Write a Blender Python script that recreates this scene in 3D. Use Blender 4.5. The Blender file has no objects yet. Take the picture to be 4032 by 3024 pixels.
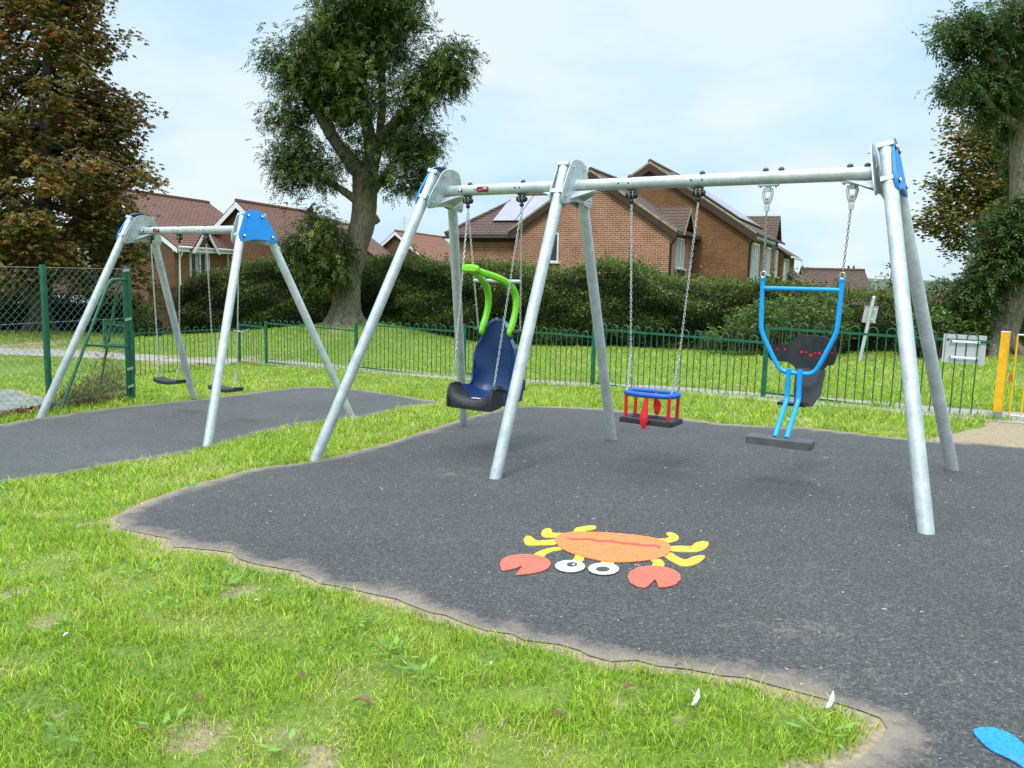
import bpy, bmesh, math, random
import numpy as np
from mathutils import Matrix, Vector
from mathutils.geometry import delaunay_2d_cdt

# ------------------------------------------------------------------ camera, sky, sun
SC = bpy.context.scene
COL = SC.collection
FPX, PITCH, ROLL, CAMH = 3166.35, 0.1321, 0.0245, 1.535      # solved from the photograph (4032 px wide)
cF = np.array([0, math.cos(PITCH), -math.sin(PITCH)])
_U0 = np.array([0, math.sin(PITCH), math.cos(PITCH)])
cR = np.array([1., 0, 0]) * math.cos(ROLL) + _U0 * math.sin(ROLL)
cU = -np.array([1., 0, 0]) * math.sin(ROLL) + _U0 * math.cos(ROLL)
CAM = np.array([0., 0., CAMH])
cam_d = bpy.data.cameras.new('camera'); cam = bpy.data.objects.new('camera', cam_d); COL.objects.link(cam)
cam_d.sensor_fit = 'HORIZONTAL'; cam_d.sensor_width = 36.0; cam_d.lens = 36.0 * FPX / 4032
cam_d.clip_start = 0.05; cam_d.clip_end = 12000
cam.matrix_world = Matrix(((cR[0], cU[0], -cF[0], 0), (cR[1], cU[1], -cF[1], 0), (cR[2], cU[2], -cF[2], CAMH), (0, 0, 0, 1)))
SC.camera = cam

SUN_EL, SUN_AZ = math.radians(52), math.radians(205)          # azimuth clockwise from +y: behind the camera, a little left
W = bpy.data.worlds.new("World"); SC.world = W; W.use_nodes = True
nt = W.node_tree; nt.nodes.clear()
def wn(t, **k):
    n = nt.nodes.new(t)
    for a, b in k.items(): setattr(n, a, b)
    return n
sky = wn('ShaderNodeTexSky', sky_type='NISHITA', sun_disc=False, sun_elevation=SUN_EL, sun_rotation=SUN_AZ)
tc = wn('ShaderNodeTexCoord')
mp = wn('ShaderNodeMapping'); mp.inputs['Scale'].default_value = (1.0, 1.0, 2.6)
nz = wn('ShaderNodeTexNoise'); nz.inputs['Scale'].default_value = 2.3; nz.inputs['Detail'].default_value = 6; nz.inputs['Roughness'].default_value = 0.5
nz2 = wn('ShaderNodeTexNoise'); nz2.inputs['Scale'].default_value = 6.0; nz2.inputs['Detail'].default_value = 5
cr = wn('ShaderNodeValToRGB')
cr.color_ramp.elements[0].position = 0.39; cr.color_ramp.elements[0].color = (4.9, 6.8, 8.1, 1)
cr.color_ramp.elements[1].position = 0.60; cr.color_ramp.elements[1].color = (7.0, 7.9, 8.5, 1)
e = cr.color_ramp.elements.new(0.48); e.color = (5.7, 7.3, 8.3, 1)
add = wn('ShaderNodeMath', operation='MULTIPLY_ADD'); add.inputs[1].default_value = 0.35
mixs = wn('ShaderNodeMix', data_type='RGBA'); mixs.inputs[0].default_value = 0.9
sep = wn('ShaderNodeSeparateXYZ')
mr = wn('ShaderNodeMapRange'); mr.inputs[1].default_value = 0.38; mr.inputs[2].default_value = 0.85; mr.inputs[3].default_value = 1.0; mr.inputs[4].default_value = 3.3
mr.interpolation_type = 'SMOOTHSTEP'
mul = wn('ShaderNodeVectorMath', operation='SCALE')
bg = wn('ShaderNodeBackground'); bg.inputs['Strength'].default_value = 0.1
out = wn('ShaderNodeOutputWorld')
L = nt.links.new
L(tc.outputs['Generated'], mp.inputs[0]); L(mp.outputs[0], nz.inputs['Vector']); L(mp.outputs[0], nz2.inputs['Vector'])
sub = wn('ShaderNodeMath', operation='SUBTRACT'); sub.inputs[1].default_value = 0.5
L(nz2.outputs[0], sub.inputs[0]); L(sub.outputs[0], add.inputs[0]); L(nz.outputs[0], add.inputs[2]); L(add.outputs[0], cr.inputs[0])
L(sky.outputs[0], mixs.inputs[6]); L(cr.outputs[0], mixs.inputs[7])
L(tc.outputs['Generated'], sep.inputs[0]); L(sep.outputs[2], mr.inputs[0])
L(mixs.outputs[2], mul.inputs[0]); L(mr.outputs[0], mul.inputs['Scale'])
L(mul.outputs[0], bg.inputs[0]); L(bg.outputs[0], out.inputs[0])

sd = bpy.data.lights.new('sun', 'SUN'); sd.energy = 1.5; sd.angle = math.radians(11); sd.color = (1.0, 0.95, 0.88)
so = bpy.data.objects.new('sun', sd); COL.objects.link(so)
sdir = Vector((math.sin(SUN_AZ) * math.cos(SUN_EL), math.cos(SUN_AZ) * math.cos(SUN_EL), math.sin(SUN_EL)))
so.rotation_euler = sdir.to_track_quat('Z', 'Y').to_euler()
SC.view_settings.view_transform = 'Standard'; SC.view_settings.look = 'None'; SC.view_settings.exposure = 0.35; SC.view_settings.gamma = 1.0
SC.render.resolution_x = 1024; SC.render.resolution_y = 768

# ------------------------------------------------------------------ helpers
rng = np.random.default_rng(7)
random.seed(7)
def ray(px, py): return cF + (px - 2016) / FPX * cR - (py - 1512) / FPX * cU
def at(px, py, Y):
    d = ray(px, py); return d * Y / d[1] + CAM
def nrm(v):
    v = np.asarray(v, float); return v / (np.linalg.norm(v) + 1e-12)

def wloc(o):
    v = np.zeros(3)
    while o is not None: v = v + np.array(o.location); o = o.parent
    return v
class MB:
    def __init__(s): s.v = []; s.f = []; s.n = 0
    def add(s, V, Fc):
        V = np.asarray(V, float); s.v.append(V); s.f += [tuple(int(i) + s.n for i in f) for f in Fc]; s.n += len(V)
    def box(s, c, size, ax=None, bev=0.0):
        X, Y, Z = ax if ax is not None else np.eye(3)
        X, Y, Z = map(np.asarray, (X, Y, Z)); c = np.asarray(c, float); h = np.asarray(size, float) / 2
        if bev <= 0:
            V = [c + X * h[0] * i + Y * h[1] * j + Z * h[2] * k for k in (-1, 1) for j in (-1, 1) for i in (-1, 1)]
            s.add(V, [(0, 2, 3, 1), (4, 5, 7, 6), (0, 1, 5, 4), (2, 6, 7, 3), (0, 4, 6, 2), (1, 3, 7, 5)])
        else:
            r = bev; pts = []
            for (sx, sy, a0) in ((1, 1, 0), (-1, 1, 90), (-1, -1, 180), (1, -1, 270)):
                for a in (0, 30, 60, 90):
                    t = math.radians(a0 + a); pts.append((sx * (h[0] - r) + r * math.cos(t), sy * (h[1] - r) + r * math.sin(t)))
            s.prism([c + X * p[0] + Y * p[1] - Z * h[2] for p in pts], Z * 2 * h[2])
    def prism(s, poly, vec):
        P = np.asarray(poly, float); n = len(P); V = np.vstack([P, P + np.asarray(vec, float)])
        s.add(V, [tuple(range(n))[::-1], tuple(range(n, 2 * n))] + [(i, (i + 1) % n, n + (i + 1) % n, n + i) for i in range(n)])
    def tube(s, path, rad, seg=10, cap=True, closed=False, sx=1.0, up=None):
        P = np.asarray(path, float); n = len(P)
        rr = np.full(n, rad, float) if np.isscalar(rad) else np.asarray(rad, float)
        T = np.zeros_like(P)
        for i in range(n):
            a = P[(i - 1) % n] if (closed or i > 0) else P[i]; b = P[(i + 1) % n] if (closed or i < n - 1) else P[i]
            T[i] = nrm(b - a)
        u = np.asarray(up, float) if up is not None else (np.array([0, 0, 1.]) if abs(T[0][2]) < .9 else np.array([1., 0, 0]))
        V = []
        for i in range(n):
            u = nrm(u - T[i] * (u @ T[i])); w = np.cross(T[i], u)
            for k in range(seg):
                t = 2 * math.pi * k / seg; V.append(P[i] + rr[i] * (math.cos(t) * u * sx + math.sin(t) * w))
        Fc = []
        m = n if closed else n - 1
        for i in range(m):
            j = (i + 1) % n
            for k in range(seg):
                k2 = (k + 1) % seg; Fc.append((i * seg + k, i * seg + k2, j * seg + k2, j * seg + k))
        if cap and not closed: Fc += [tuple(range(seg))[::-1], tuple((n - 1) * seg + k for k in range(seg))]
        s.add(V, Fc)
    def ball(s, c, r, seg=10, rings=6, sc=(1, 1, 1), ax=None, half=False):
        A = np.asarray(ax if ax is not None else np.eye(3)); V = []; Fc = []
        t1 = math.pi / 2 if half else math.pi
        for i in range(rings + 1):
            t = t1 * i / rings
            for k in range(seg):
                p = 2 * math.pi * k / seg
                l = np.array([math.sin(t) * math.cos(p) * sc[0], math.sin(t) * math.sin(p) * sc[1], math.cos(t) * sc[2]]) * r
                V.append(np.asarray(c) + l @ A)
        for i in range(rings):
            for k in range(seg):
                k2 = (k + 1) % seg; Fc.append((i * seg + k, (i + 1) * seg + k, (i + 1) * seg + k2, i * seg + k2))
        s.add(V, Fc)
    def build(s, name, mat, parent=None, smooth=True, angle=40, local=False):
        V = np.vstack(s.v)
        if parent is not None and not local: V = V - wloc(parent)
        me = bpy.data.meshes.new(name); me.from_pydata(V.tolist(), [], s.f); me.update()
        return link(name, me, mat, parent, smooth, angle)

def link(name, me, mat, parent=None, smooth=True, angle=40):
    o = bpy.data.objects.new(name, me); COL.objects.link(o)
    if mat is not None: me.materials.append(mat)
    if smooth:
        me.shade_smooth()
        try: me.set_sharp_from_angle(angle=math.radians(angle))
        except Exception: pass
    if parent is not None: o.parent = parent
    return o
def tag(o, label=None, cat=None, group=None, kind=None):
    if label: o['label'] = label
    if cat: o['category'] = cat
    if group: o['group'] = group
    if kind: o['kind'] = kind
    return o
def thing(name, label, cat, loc, group=None, rz=0.0):
    o = bpy.data.objects.new(name, None); COL.objects.link(o); o.empty_display_size = .2
    o.location = Vector([float(x) for x in loc]); o.rotation_euler = (0, 0, rz)
    return tag(o, label, cat, group)
def fast(name, V, quads=None, tris=None, mat=None, col=None, parent=None, smooth=False):
    """a big mesh from numpy arrays, with an optional per-point colour"""
    V = np.asarray(V, np.float32)
    if parent is not None: V = V - wloc(parent).astype(np.float32)
    me = bpy.data.meshes.new(name)
    nq = 0 if quads is None else len(quads); ntr = 0 if tris is None else len(tris)
    me.vertices.add(len(V)); me.vertices.foreach_set('co', V.ravel())
    idx = np.concatenate([np.asarray(a, np.int32).ravel() for a in (quads, tris) if a is not None])
    me.loops.add(len(idx)); me.loops.foreach_set('vertex_index', idx)
    st = np.concatenate([np.arange(nq) * 4, nq * 4 + np.arange(ntr) * 3]).astype(np.int32)
    me.polygons.add(nq + ntr); me.polygons.foreach_set('loop_start', st)
    me.update(calc_edges=True); me.validate()
    if col is not None:
        a = me.color_attributes.new('Col', 'FLOAT_COLOR', 'POINT')
        c4 = np.ones((len(V), 4), np.float32); c4[:, :3] = col; a.data.foreach_set('color', c4.ravel())
    return link(name, me, mat, parent, smooth, 60)

# ------------------------------------------------------------------ materials
def newmat(name):
    m = bpy.data.materials.new(name); m.use_nodes = True; t = m.node_tree
    return m, t, t.nodes['Principled BSDF']
def N(t, typ, **k):
    n = t.nodes.new(typ)
    for a, b in k.items():
        if a in n.inputs.keys() if hasattr(n.inputs, 'keys') else False: n.inputs[a].default_value = b
        else: setattr(n, a, b)
    return n
def noise(t, scale, detail=4, rough=.5, vec=None):
    n = t.nodes.new('ShaderNodeTexNoise'); n.inputs['Scale'].default_value = scale; n.inputs['Detail'].default_value = detail; n.inputs['Roughness'].default_value = rough
    if vec is not None: t.links.new(vec, n.inputs['Vector'])
    return n.outputs[0]
def ramp(t, fac, stops):
    n = t.nodes.new('ShaderNodeValToRGB'); E = n.color_ramp.elements
    while len(E) < len(stops): E.new(.5)
    for e, (p, c) in zip(E, stops): e.position = p; e.color = (*c, 1) if len(c) == 3 else c
    t.links.new(fac, n.inputs[0]); return n.outputs[0]
def mixc(t, fac, a, b, blend='MIX'):
    n = t.nodes.new('ShaderNodeMix'); n.data_type = 'RGBA'; n.blend_type = blend
    for s, i in ((fac, 0), (a, 6), (b, 7)):
        if isinstance(s, (int, float)): n.inputs[i].default_value = s
        elif isinstance(s, tuple): n.inputs[i].default_value = (*s, 1)
        else: t.links.new(s, n.inputs[i])
    return n.outputs[2]
def mth(t, op, a, b=None, c=None):
    n = t.nodes.new('ShaderNodeMath'); n.operation = op
    for i, s in enumerate((a, b, c)):
        if s is None: continue
        if isinstance(s, (int, float)): n.inputs[i].default_value = s
        else: t.links.new(s, n.inputs[i])
    return n.outputs[0]
def bump(t, h, strength=.3, dist=.01):
    n = t.nodes.new('ShaderNodeBump'); n.inputs['Strength'].default_value = strength; n.inputs['Distance'].default_value = dist
    t.links.new(h, n.inputs['Height']); t.links.new(n.outputs[0], t.nodes['Principled BSDF'].inputs['Normal'])
def geo_pos(t): return t.nodes.new('ShaderNodeNewGeometry').outputs['Position']
def obj_co(t): return t.nodes.new('ShaderNodeTexCoord').outputs['Object']

def plain(name, c, rough=.5, metal=0.0, var=.12, vs=8, bs=0, bd=.002):
    m, t, b = newmat(name); co = obj_co(t)
    f = noise(t, vs, 5, .6, co)
    c2 = tuple(max(0, x * (1 - var * 1.6)) for x in c); c3 = tuple(min(1, x * (1 + var)) for x in c)
    t.links.new(ramp(t, f, [(.3, c2), (.7, c3)]), b.inputs['Base Color'])
    b.inputs['Roughness'].default_value = rough; b.inputs['Metallic'].default_value = metal
    if bs: bump(t, noise(t, bs, 4, .6, co), .25, bd)
    return m

def m_galv():
    m, t, b = newmat('galvanised_steel'); co = obj_co(t)
    v = t.nodes.new('ShaderNodeTexVoronoi'); v.inputs['Scale'].default_value = 55; t.links.new(co, v.inputs['Vector'])
    f1 = noise(t, 9, 5, .6, co); f2 = noise(t, 45, 4, .6, co)
    base = ramp(t, f1, [(.3, (.40, .45, .46)), (.55, (.52, .56, .57)), (.75, (.62, .64, .64))])
    sp = mixc(t, .22, base, v.outputs['Color'], 'SOFT_LIGHT')
    st = ramp(t, f2, [(.62, (0, 0, 0)), (.75, (1, 1, 1))])
    c = mixc(t, mth(t, 'MULTIPLY', st, .25), sp, (.72, .73, .72))
    t.links.new(c, b.inputs['Base Color']); b.inputs['Metallic'].default_value = .35
    t.links.new(ramp(t, f2, [(.3, (.32, .32, .32)), (.7, (.52, .52, .52))]), b.inputs['Roughness'])
    bump(t, f2, .08, .002)
    return m
GALV = m_galv()
CHAIN = plain('chain_steel', (.55, .56, .56), .35, .6, .15, 60)
BLUEP = plain('blue_panel_plastic', (.002, .25, .70), .42, 0, .06, 5, 160, .0008)
BLUEE = plain('panel_edge_dark', (.015, .03, .07), .5)
BLUET = plain('blue_powder_coat', (.003, .34, .86), .28, 0, .07, 7)
RING = plain('ring_blue_rubber', (.01, .10, .42), .5, 0, .1, 15)
NAVY = plain('navy_moulded_plastic', (.012, .042, .14), .38, 0, .12, 4, 220, .0006)
LIME = plain('lime_green_plastic', (.19, .62, .012), .36, 0, .08, 6)
RED = plain('red_plastic', (.68, .012, .018), .38, 0, .1, 8)
BLACKR = plain('black_rubber', (.022, .023, .025), .55, 0, .3, 14, 90, .001)
BLACKP = plain('black_plastic', (.012, .012, .013), .35, 0, .2, 14)
GREYSEAT = plain('grey_rubber', (.085, .087, .09), .6, 0, .2, 12, 120, .001)
BADGE = plain('badge_black', (.008, .008, .008), .4)
REDL = plain('badge_red', (.62, .01, .02), .5)
CAPW = plain('bolt_cap_white', (.72, .72, .74), .35)
CAPM = plain('bolt_cap_mauve', (.05, .04, .06), .4)
STICK = plain('sticker_white', (.75, .75, .74), .5)
GREENF = plain('green_fence_paint', (.008, .115, .058), .42, 0, .25, 12)
GREENB = plain('green_rail_paint', (.012, .115, .058), .38, 0, .3, 20)
WIRE = plain('chain_link_wire', (.10, .22, .16), .45, .2, .3, 10)
YELP = plain('yellow_gate_paint', (.80, .43, .008), .45, 0, .15, 10)
CONCP = plain('post_base_grey', (.25, .25, .26), .8)
BOARDG = plain('sign_back_grey', (.50, .51, .53), .5, .2, .1, 6)
WHITEP = plain('white_upvc', (.72, .73, .74), .35, 0, .06, 6)
BARGE = plain('brown_barge_board', (.055, .022, .018), .6, 0, .2, 4)
GUTTER = plain('dark_gutter', (.02, .014, .013), .45)
GLASS = plain('window_glass', (.06, .075, .085), .08, 0, .35, 2.5)
CURT = plain('window_curtain', (.36, .38, .38), .3, 0, .3, 9)
LEADF = plain('lead_flashing', (.17, .18, .20), .5, .1, .2, 4)
SOLAR = plain('solar_glass', (.26, .25, .29), .25, 0, .08, 1.2)
FRAMEK = plain('solar_frame', (.03, .03, .035), .4)
MORTAR = plain('verge_mortar', (.34, .30, .17), .9, 0, .3, 6)

def m_brick(name, c1, c2, mort, lift=0):
    m, t, b = newmat(name); co = obj_co(t)
    s = t.nodes.new('ShaderNodeSeparateXYZ'); t.links.new(co, s.inputs[0])
    cb = t.nodes.new('ShaderNodeCombineXYZ'); t.links.new(mth(t, 'ADD', s.outputs[0], s.outputs[1]), cb.inputs[0]); t.links.new(s.outputs[2], cb.inputs[1])
    br = t.nodes.new('ShaderNodeTexBrick'); t.links.new(cb.outputs[0], br.inputs['Vector'])
    br.inputs['Scale'].default_value = 1.0; br.inputs['Brick Width'].default_value = .225; br.inputs['Row Height'].default_value = .075
    br.inputs['Mortar Size'].default_value = .0095; br.inputs['Mortar Smooth'].default_value = .2; br.inputs['Bias'].default_value = -.1
    br.inputs['Color1'].default_value = (*c1, 1); br.inputs['Color2'].default_value = (*c2, 1); br.inputs['Mortar'].default_value = (*mort, 1)
    f = noise(t, 1.2, 6, .65, co); f2 = noise(t, 14, 3, .6, co)
    c = mixc(t, 1.0, br.outputs[0], ramp(t, f, [(.3, (.72, .70, .66)), (.7, (1.15, 1.08, 1.02))]), 'MULTIPLY')
    c = mixc(t, .8, c, ramp(t, f2, [(.3, (.62, .6, .6)), (.7, (1.2, 1.15, 1.1))]), 'MULTIPLY')
    t.links.new(c, b.inputs['Base Color']); b.inputs['Roughness'].default_value = .9
    bump(t, br.outputs['Fac'], -.5, .008); return m
BRICKR = m_brick('red_brick', (.30, .105, .055), (.40, .17, .10), (.58, .48, .38))
BRICKO = m_brick('orange_brown_brick', (.165, .068, .022), (.24, .108, .036), (.23, .17, .09))
BRICKD = m_brick('brown_brick', (.13, .058, .033), (.17, .078, .045), (.13, .09, .062))

def m_tile(name, axis, c1, c2, dark, row=.128, wid=.30):
    m, t, b = newmat(name); co = obj_co(t)
    s = t.nodes.new('ShaderNodeSeparateXYZ'); t.links.new(co, s.inputs[0])
    e = s.outputs[axis]; z = s.outputs[2]
    roll = mth(t, 'SINE', mth(t, 'MULTIPLY', e, 2 * math.pi / wid))
    zz = mth(t, 'ADD', z, mth(t, 'MULTIPLY', roll, .016))
    fr = mth(t, 'FRACT', mth(t, 'DIVIDE', zz, row))
    ln = ramp(t, fr, [(0, (1, 1, 1)), (.20, (1, 1, 1)), (.36, (0, 0, 0)), (.85, (0, 0, 0)), (1.0, (.6, .6, .6))])
    f = noise(t, 1.7, 6, .7, co); f2 = noise(t, 11, 4, .65, co)
    base = ramp(t, f2, [(.3, c1), (.7, c2)])
    base = mixc(t, .9, base, ramp(t, f, [(.3, (.7, .7, .68)), (.7, (1.15, 1.1, 1.05))]), 'MULTIPLY')
    lich = ramp(t, noise(t, 5.5, 6, .75, co), [(.62, (0, 0, 0)), (.72, (1, 1, 1))])
    base = mixc(t, mth(t, 'MULTIPLY', lich, .3), base, (.20, .18, .09))
    c = mixc(t, mth(t, 'MULTIPLY', ln, .88), base, dark)
    t.links.new(c, b.inputs['Base Color']); b.inputs['Roughness'].default_value = .85
    h = mth(t, 'ADD', mth(t, 'MULTIPLY', fr, -1.0), mth(t, 'MULTIPLY', roll, .5))
    bump(t, h, .8, .03); return m
TILE_BX = m_tile('brown_roof_tile_across', 0, (.085, .045, .032), (.135, .075, .052), (.018, .011, .009))
TILE_BY = m_tile('brown_roof_tile_along', 1, (.085, .045, .032), (.135, .075, .052), (.018, .011, .009))
TILE_RY = m_tile('red_roof_tile_along', 1, (.13, .05, .028), (.20, .085, .05), (.03, .010, .007), .135, .33)
TILE_RX = m_tile('red_roof_tile_across', 0, (.13, .05, .028), (.20, .085, .05), (.03, .010, .007), .135, .33)
TILE_OY = m_tile('orange_roof_tile_along', 1, (.22, .08, .045), (.30, .125, .07), (.06, .02, .012), .19, .33)

def m_bark(name, c1, c2):
    m, t, b = newmat(name); co = geo_pos(t)
    mp_ = t.nodes.new('ShaderNodeMapping'); mp_.inputs['Scale'].default_value = (1, 1, .22); t.links.new(co, mp_.inputs[0])
    f = noise(t, 26, 6, .7, mp_.outputs[0]); f2 = noise(t, 2.5, 4, .6, co)
    c = mixc(t, .8, ramp(t, f, [(.35, c1), (.62, c2)]), ramp(t, f2, [(.3, (.75, .78, .7)), (.7, (1.15, 1.12, 1.1))]), 'MULTIPLY')
    t.links.new(c, b.inputs['Base Color']); b.inputs['Roughness'].default_value = .95
    bump(t, f, 1.0, .035); return m
BARK = m_bark('ash_bark', (.075, .062, .045), (.27, .23, .175))
BARKD = m_bark('chestnut_bark', (.04, .035, .03), (.17, .15, .125))

def m_leaf(name, trans=.35, rough=.5):
    m = bpy.data.materials.new(name); m.use_nodes = True; t = m.node_tree; b = t.nodes['Principled BSDF']
    a = t.nodes.new('ShaderNodeVertexColor'); a.layer_name = 'Col'
    t.links.new(a.outputs[0], b.inputs['Base Color']); b.inputs['Roughness'].default_value = rough; b.inputs['Specular IOR Level'].default_value = .35
    tr = t.nodes.new('ShaderNodeBsdfTranslucent'); g = t.nodes.new('ShaderNodeGamma'); g.inputs[1].default_value = .9
    t.links.new(a.outputs[0], g.inputs[0]); t.links.new(g.outputs[0], tr.inputs[0])
    mx = t.nodes.new('ShaderNodeMixShader'); mx.inputs[0].default_value = trans
    t.links.new(b.outputs[0], mx.inputs[1]); t.links.new(tr.outputs[0], mx.inputs[2]); t.links.new(mx.outputs[0], t.nodes['Material Output'].inputs[0])
    return m
LEAF = m_leaf('leaf'); GRASSM = m_leaf('grass_blade', .3, .55); DRYL = m_leaf('dry_leaf', .15, .7)

# ------------------------------------------------------------------ terrain height
_cp = np.array([
 (0, 0, .17), (-3, 1.5, .10), (3, 1.5, .22), (0, 2.5, .15), (-2.2, 3, .08), (2.2, 3, .17), (5, 3, .20), (-5, 3, -.02),
 (2.9, 5.3, .12), (2.1, 4.6, .12), (3.6, 6.2, .10), (.45, 6.78, .0), (-.1, 5.85, .02), (1.0, 7.7, -.03), (-1.6, 6.4, -.05), (-.55, 8.2, -.10), (5.5, 6.5, .10),
 (-5.74, 9.66, -.31), (-4.54, 11.33, -.33), (-3.16, 8.22, -.28), (-2.01, 10, -.31), (-4, 6, -.18), (-6.2, 8, -.28), (-3.3, 5, -.08),
 (5.66, 9.35, .03), (3.55, 11.3, -.06), (1.36, 13.55, -.27), (-.93, 15.65, -.41), (-3.36, 17.2, -.52), (-5.84, 19, -.65), (-6.75, 19.8, -.75), (-8.1, 17.4, -.80),
 (8, 7.5, .05), (8, 11, .1), (-6.1, 9.4, -.30), (-5.4, 11.4, -.33), (-8, 11, -.45), (-10, 14, -.7), (-3, 13.5, -.42),
 (-8.2, 25.2, -.34), (-5.3, 25.3, -.02), (-4.0, 24.6, -.03), (-2.9, 24, -.27), (-1.5, 24, -.42), (2.18, 21.5, -.29), (5.75, 19.5, -.13), (8, 18, .01), (9.1, 17, .1), (10.3, 17.5, .22), (12, 17, .2),
 (-11.6, 25, -.57), (-14.2, 24, -.47), (-20, 23, -.6), (-14, 19, -.85), (15, 15, .3),
 (0, 29.5, -.9), (6, 28, -.9), (-9, 30, -1.0), (-18, 32, -1.3), (12, 26, -.4), (0, 36, -1.6), (12, 36, -1.7), (-20, 42, -2.1), (20, 40, -1.8), (-40, 45, -2.2), (40, 45, -1.8), (25, 10, .3), (-20, 8, -.5), (-8, -3, .1), (8, -3, .2), (0, -6, .2)], float)
def _phi(r): return np.where(r > 1e-9, r * r * np.log(r + 1e-12), 0)
def _fit():
    n = len(_cp); r = np.linalg.norm(_cp[:, None, :2] - _cp[None, :, :2], axis=2)
    A = np.zeros((n + 3, n + 3)); A[:n, :n] = _phi(r) + np.eye(n) * .6
    A[:n, n] = 1; A[:n, n + 1:] = _cp[:, :2]; A[n:, :n] = A[:n, n:].T
    b = np.zeros(n + 3); b[:n] = _cp[:, 2]
    return np.linalg.solve(A, b)
_w = _fit()
def zg(x, y):
    x = np.asarray(x, float); y = np.asarray(y, float); sh = x.shape; x = x.ravel(); y = y.ravel(); o = np.zeros_like(x); n = len(_cp)
    for i in range(0, len(x), 20000):
        xx = x[i:i + 20000]; yy = y[i:i + 20000]
        r = np.hypot(xx[:, None] - _cp[None, :, 0], yy[:, None] - _cp[None, :, 1])
        o[i:i + 20000] = _phi(r) @ _w[:n] + _w[n] + _w[n + 1] * xx + _w[n + 2] * yy
    far = np.clip((np.hypot(x, y - 15) - 30) / 25, 0, 1); d = np.hypot(x, y)
    o = o * (1 - far) + far * (-2.2 - 14 * np.clip((d - 60) / 400, 0, 1))
    return o.reshape(sh)
def zs(x, y): return float(zg(np.array([x]), np.array([y]))[0])
def gnd(px, py):
    """the ground point seen at a pixel of the photograph"""
    d = ray(px, py); t = np.concatenate([np.linspace(.8, 12, 500), np.linspace(12.05, 60, 700)])
    P = CAM[None] + d[None] * t[:, None]; h = P[:, 2] - zg(P[:, 0], P[:, 1])
    i = int(np.argmax(h < 0));
    if i == 0: i = len(t) - 1
    a, b_ = h[i - 1], h[i]; tt = t[i - 1] + (t[i] - t[i - 1]) * a / (a - b_ + 1e-9)
    p = CAM + d * tt; p[2] = zs(p[0], p[1]); return p

# polygons of the ground plan (corner points read from the photograph, then smoothed and roughened)
def plan(pts, step=.07, jit=.012, seed=1):
    P = np.array([gnd(*p)[:2] if len(p) == 2 else p[:2] for p in pts]); r = np.random.default_rng(seed); o = []
    n = len(P)
    for i in range(n):
        p0, p1, p2, p3 = P[i - 1], P[i], P[(i + 1) % n], P[(i + 2) % n]
        l = np.linalg.norm(p2 - p1); k = max(1, int(min(l, 6) / step))
        big = l > 2.5
        for q in range(k):
            t = q / k
            if big: c = p1 + (p2 - p1) * t
            else:
                m1 = (p2 - p0) * .4 * min(1, l / (np.linalg.norm(p1 - p0) + 1e-6)); m2 = (p3 - p1) * .4 * min(1, l / (np.linalg.norm(p3 - p2) + 1e-6))
                c = (2 * t**3 - 3 * t**2 + 1) * p1 + (t**3 - 2 * t**2 + t) * m1 + (-2 * t**3 + 3 * t**2) * p2 + (t**3 - t**2) * m2
            o.append(c + r.normal(0, jit, 2))
    return np.array(o)
def inside(P, poly):
    x, y = P[:, 0], P[:, 1]; c = np.zeros(len(P), bool); n = len(poly)
    for i in range(n):
        x1, y1 = poly[i - 1]; x2, y2 = poly[i]
        if y1 == y2: continue
        m = ((y1 > y) != (y2 > y)) & (x < (x2 - x1) * (y - y1) / (y2 - y1) + x1); c ^= m
    return c
def edist(P, poly):
    d = np.full(len(P), 1e9); n = len(poly)
    for i in range(n):
        a, b = poly[i - 1], poly[i]; ab = b - a; t = np.clip(((P - a) @ ab) / (ab @ ab + 1e-12), 0, 1)
        d = np.minimum(d, np.linalg.norm(P - (a + t[:, None] * ab), axis=1))
    return d
RUB1 = plan([(465, 2035), (700, 1935), (1000, 1852), (1240, 1817), (1500, 1757), (1700, 1692), (1830, 1652), (1960, 1616), (2060, 1603), (2150, 1603), (2350, 1611), (2520, 1628), (2698, 1650), (2847, 1672), (3195, 1690), (3444, 1718), (3634, 1738), (3818, 1743), (4032, 1764),
             (7.5, 6.9, 0), (7.5, 0.2, 0), (1.2, .6, 0), (3150, 3050), (3240, 3016), (3340, 3008), (3398, 2990), (3425, 2952), (3478, 2915), (3493, 2872), (3468, 2838), (3400, 2808), (3250, 2752), (3080, 2710), (2950, 2680), (2800, 2662), (2600, 2622), (2400, 2600), (2200, 2548), (2010, 2502), (1900, 2480), (1750, 2432), (1600, 2380), (1450, 2335), (1330, 2310), (1220, 2290), (1160, 2255), (1080, 2240), (980, 2213), (900, 2178), (800, 2165), (700, 2152), (640, 2120), (560, 2105), (490, 2090)], seed=2)
RUB2 = plan([(0, 1674), (200, 1640), (523, 1600), (765, 1577), (1000, 1547), (1180, 1526), (1260, 1525), (1400, 1536), (1560, 1557), (1650, 1572), (1735, 1586), (1640, 1600), (1500, 1624), (1380, 1652), (1230, 1662), (1080, 1692), (950, 1722), (820, 1765), (700, 1787), (560, 1812), (300, 1857), (100, 1890), (0, 1902), (-7.2, 4.9, 0), (-7.2, 8.2, 0)], seed=3)
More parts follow.
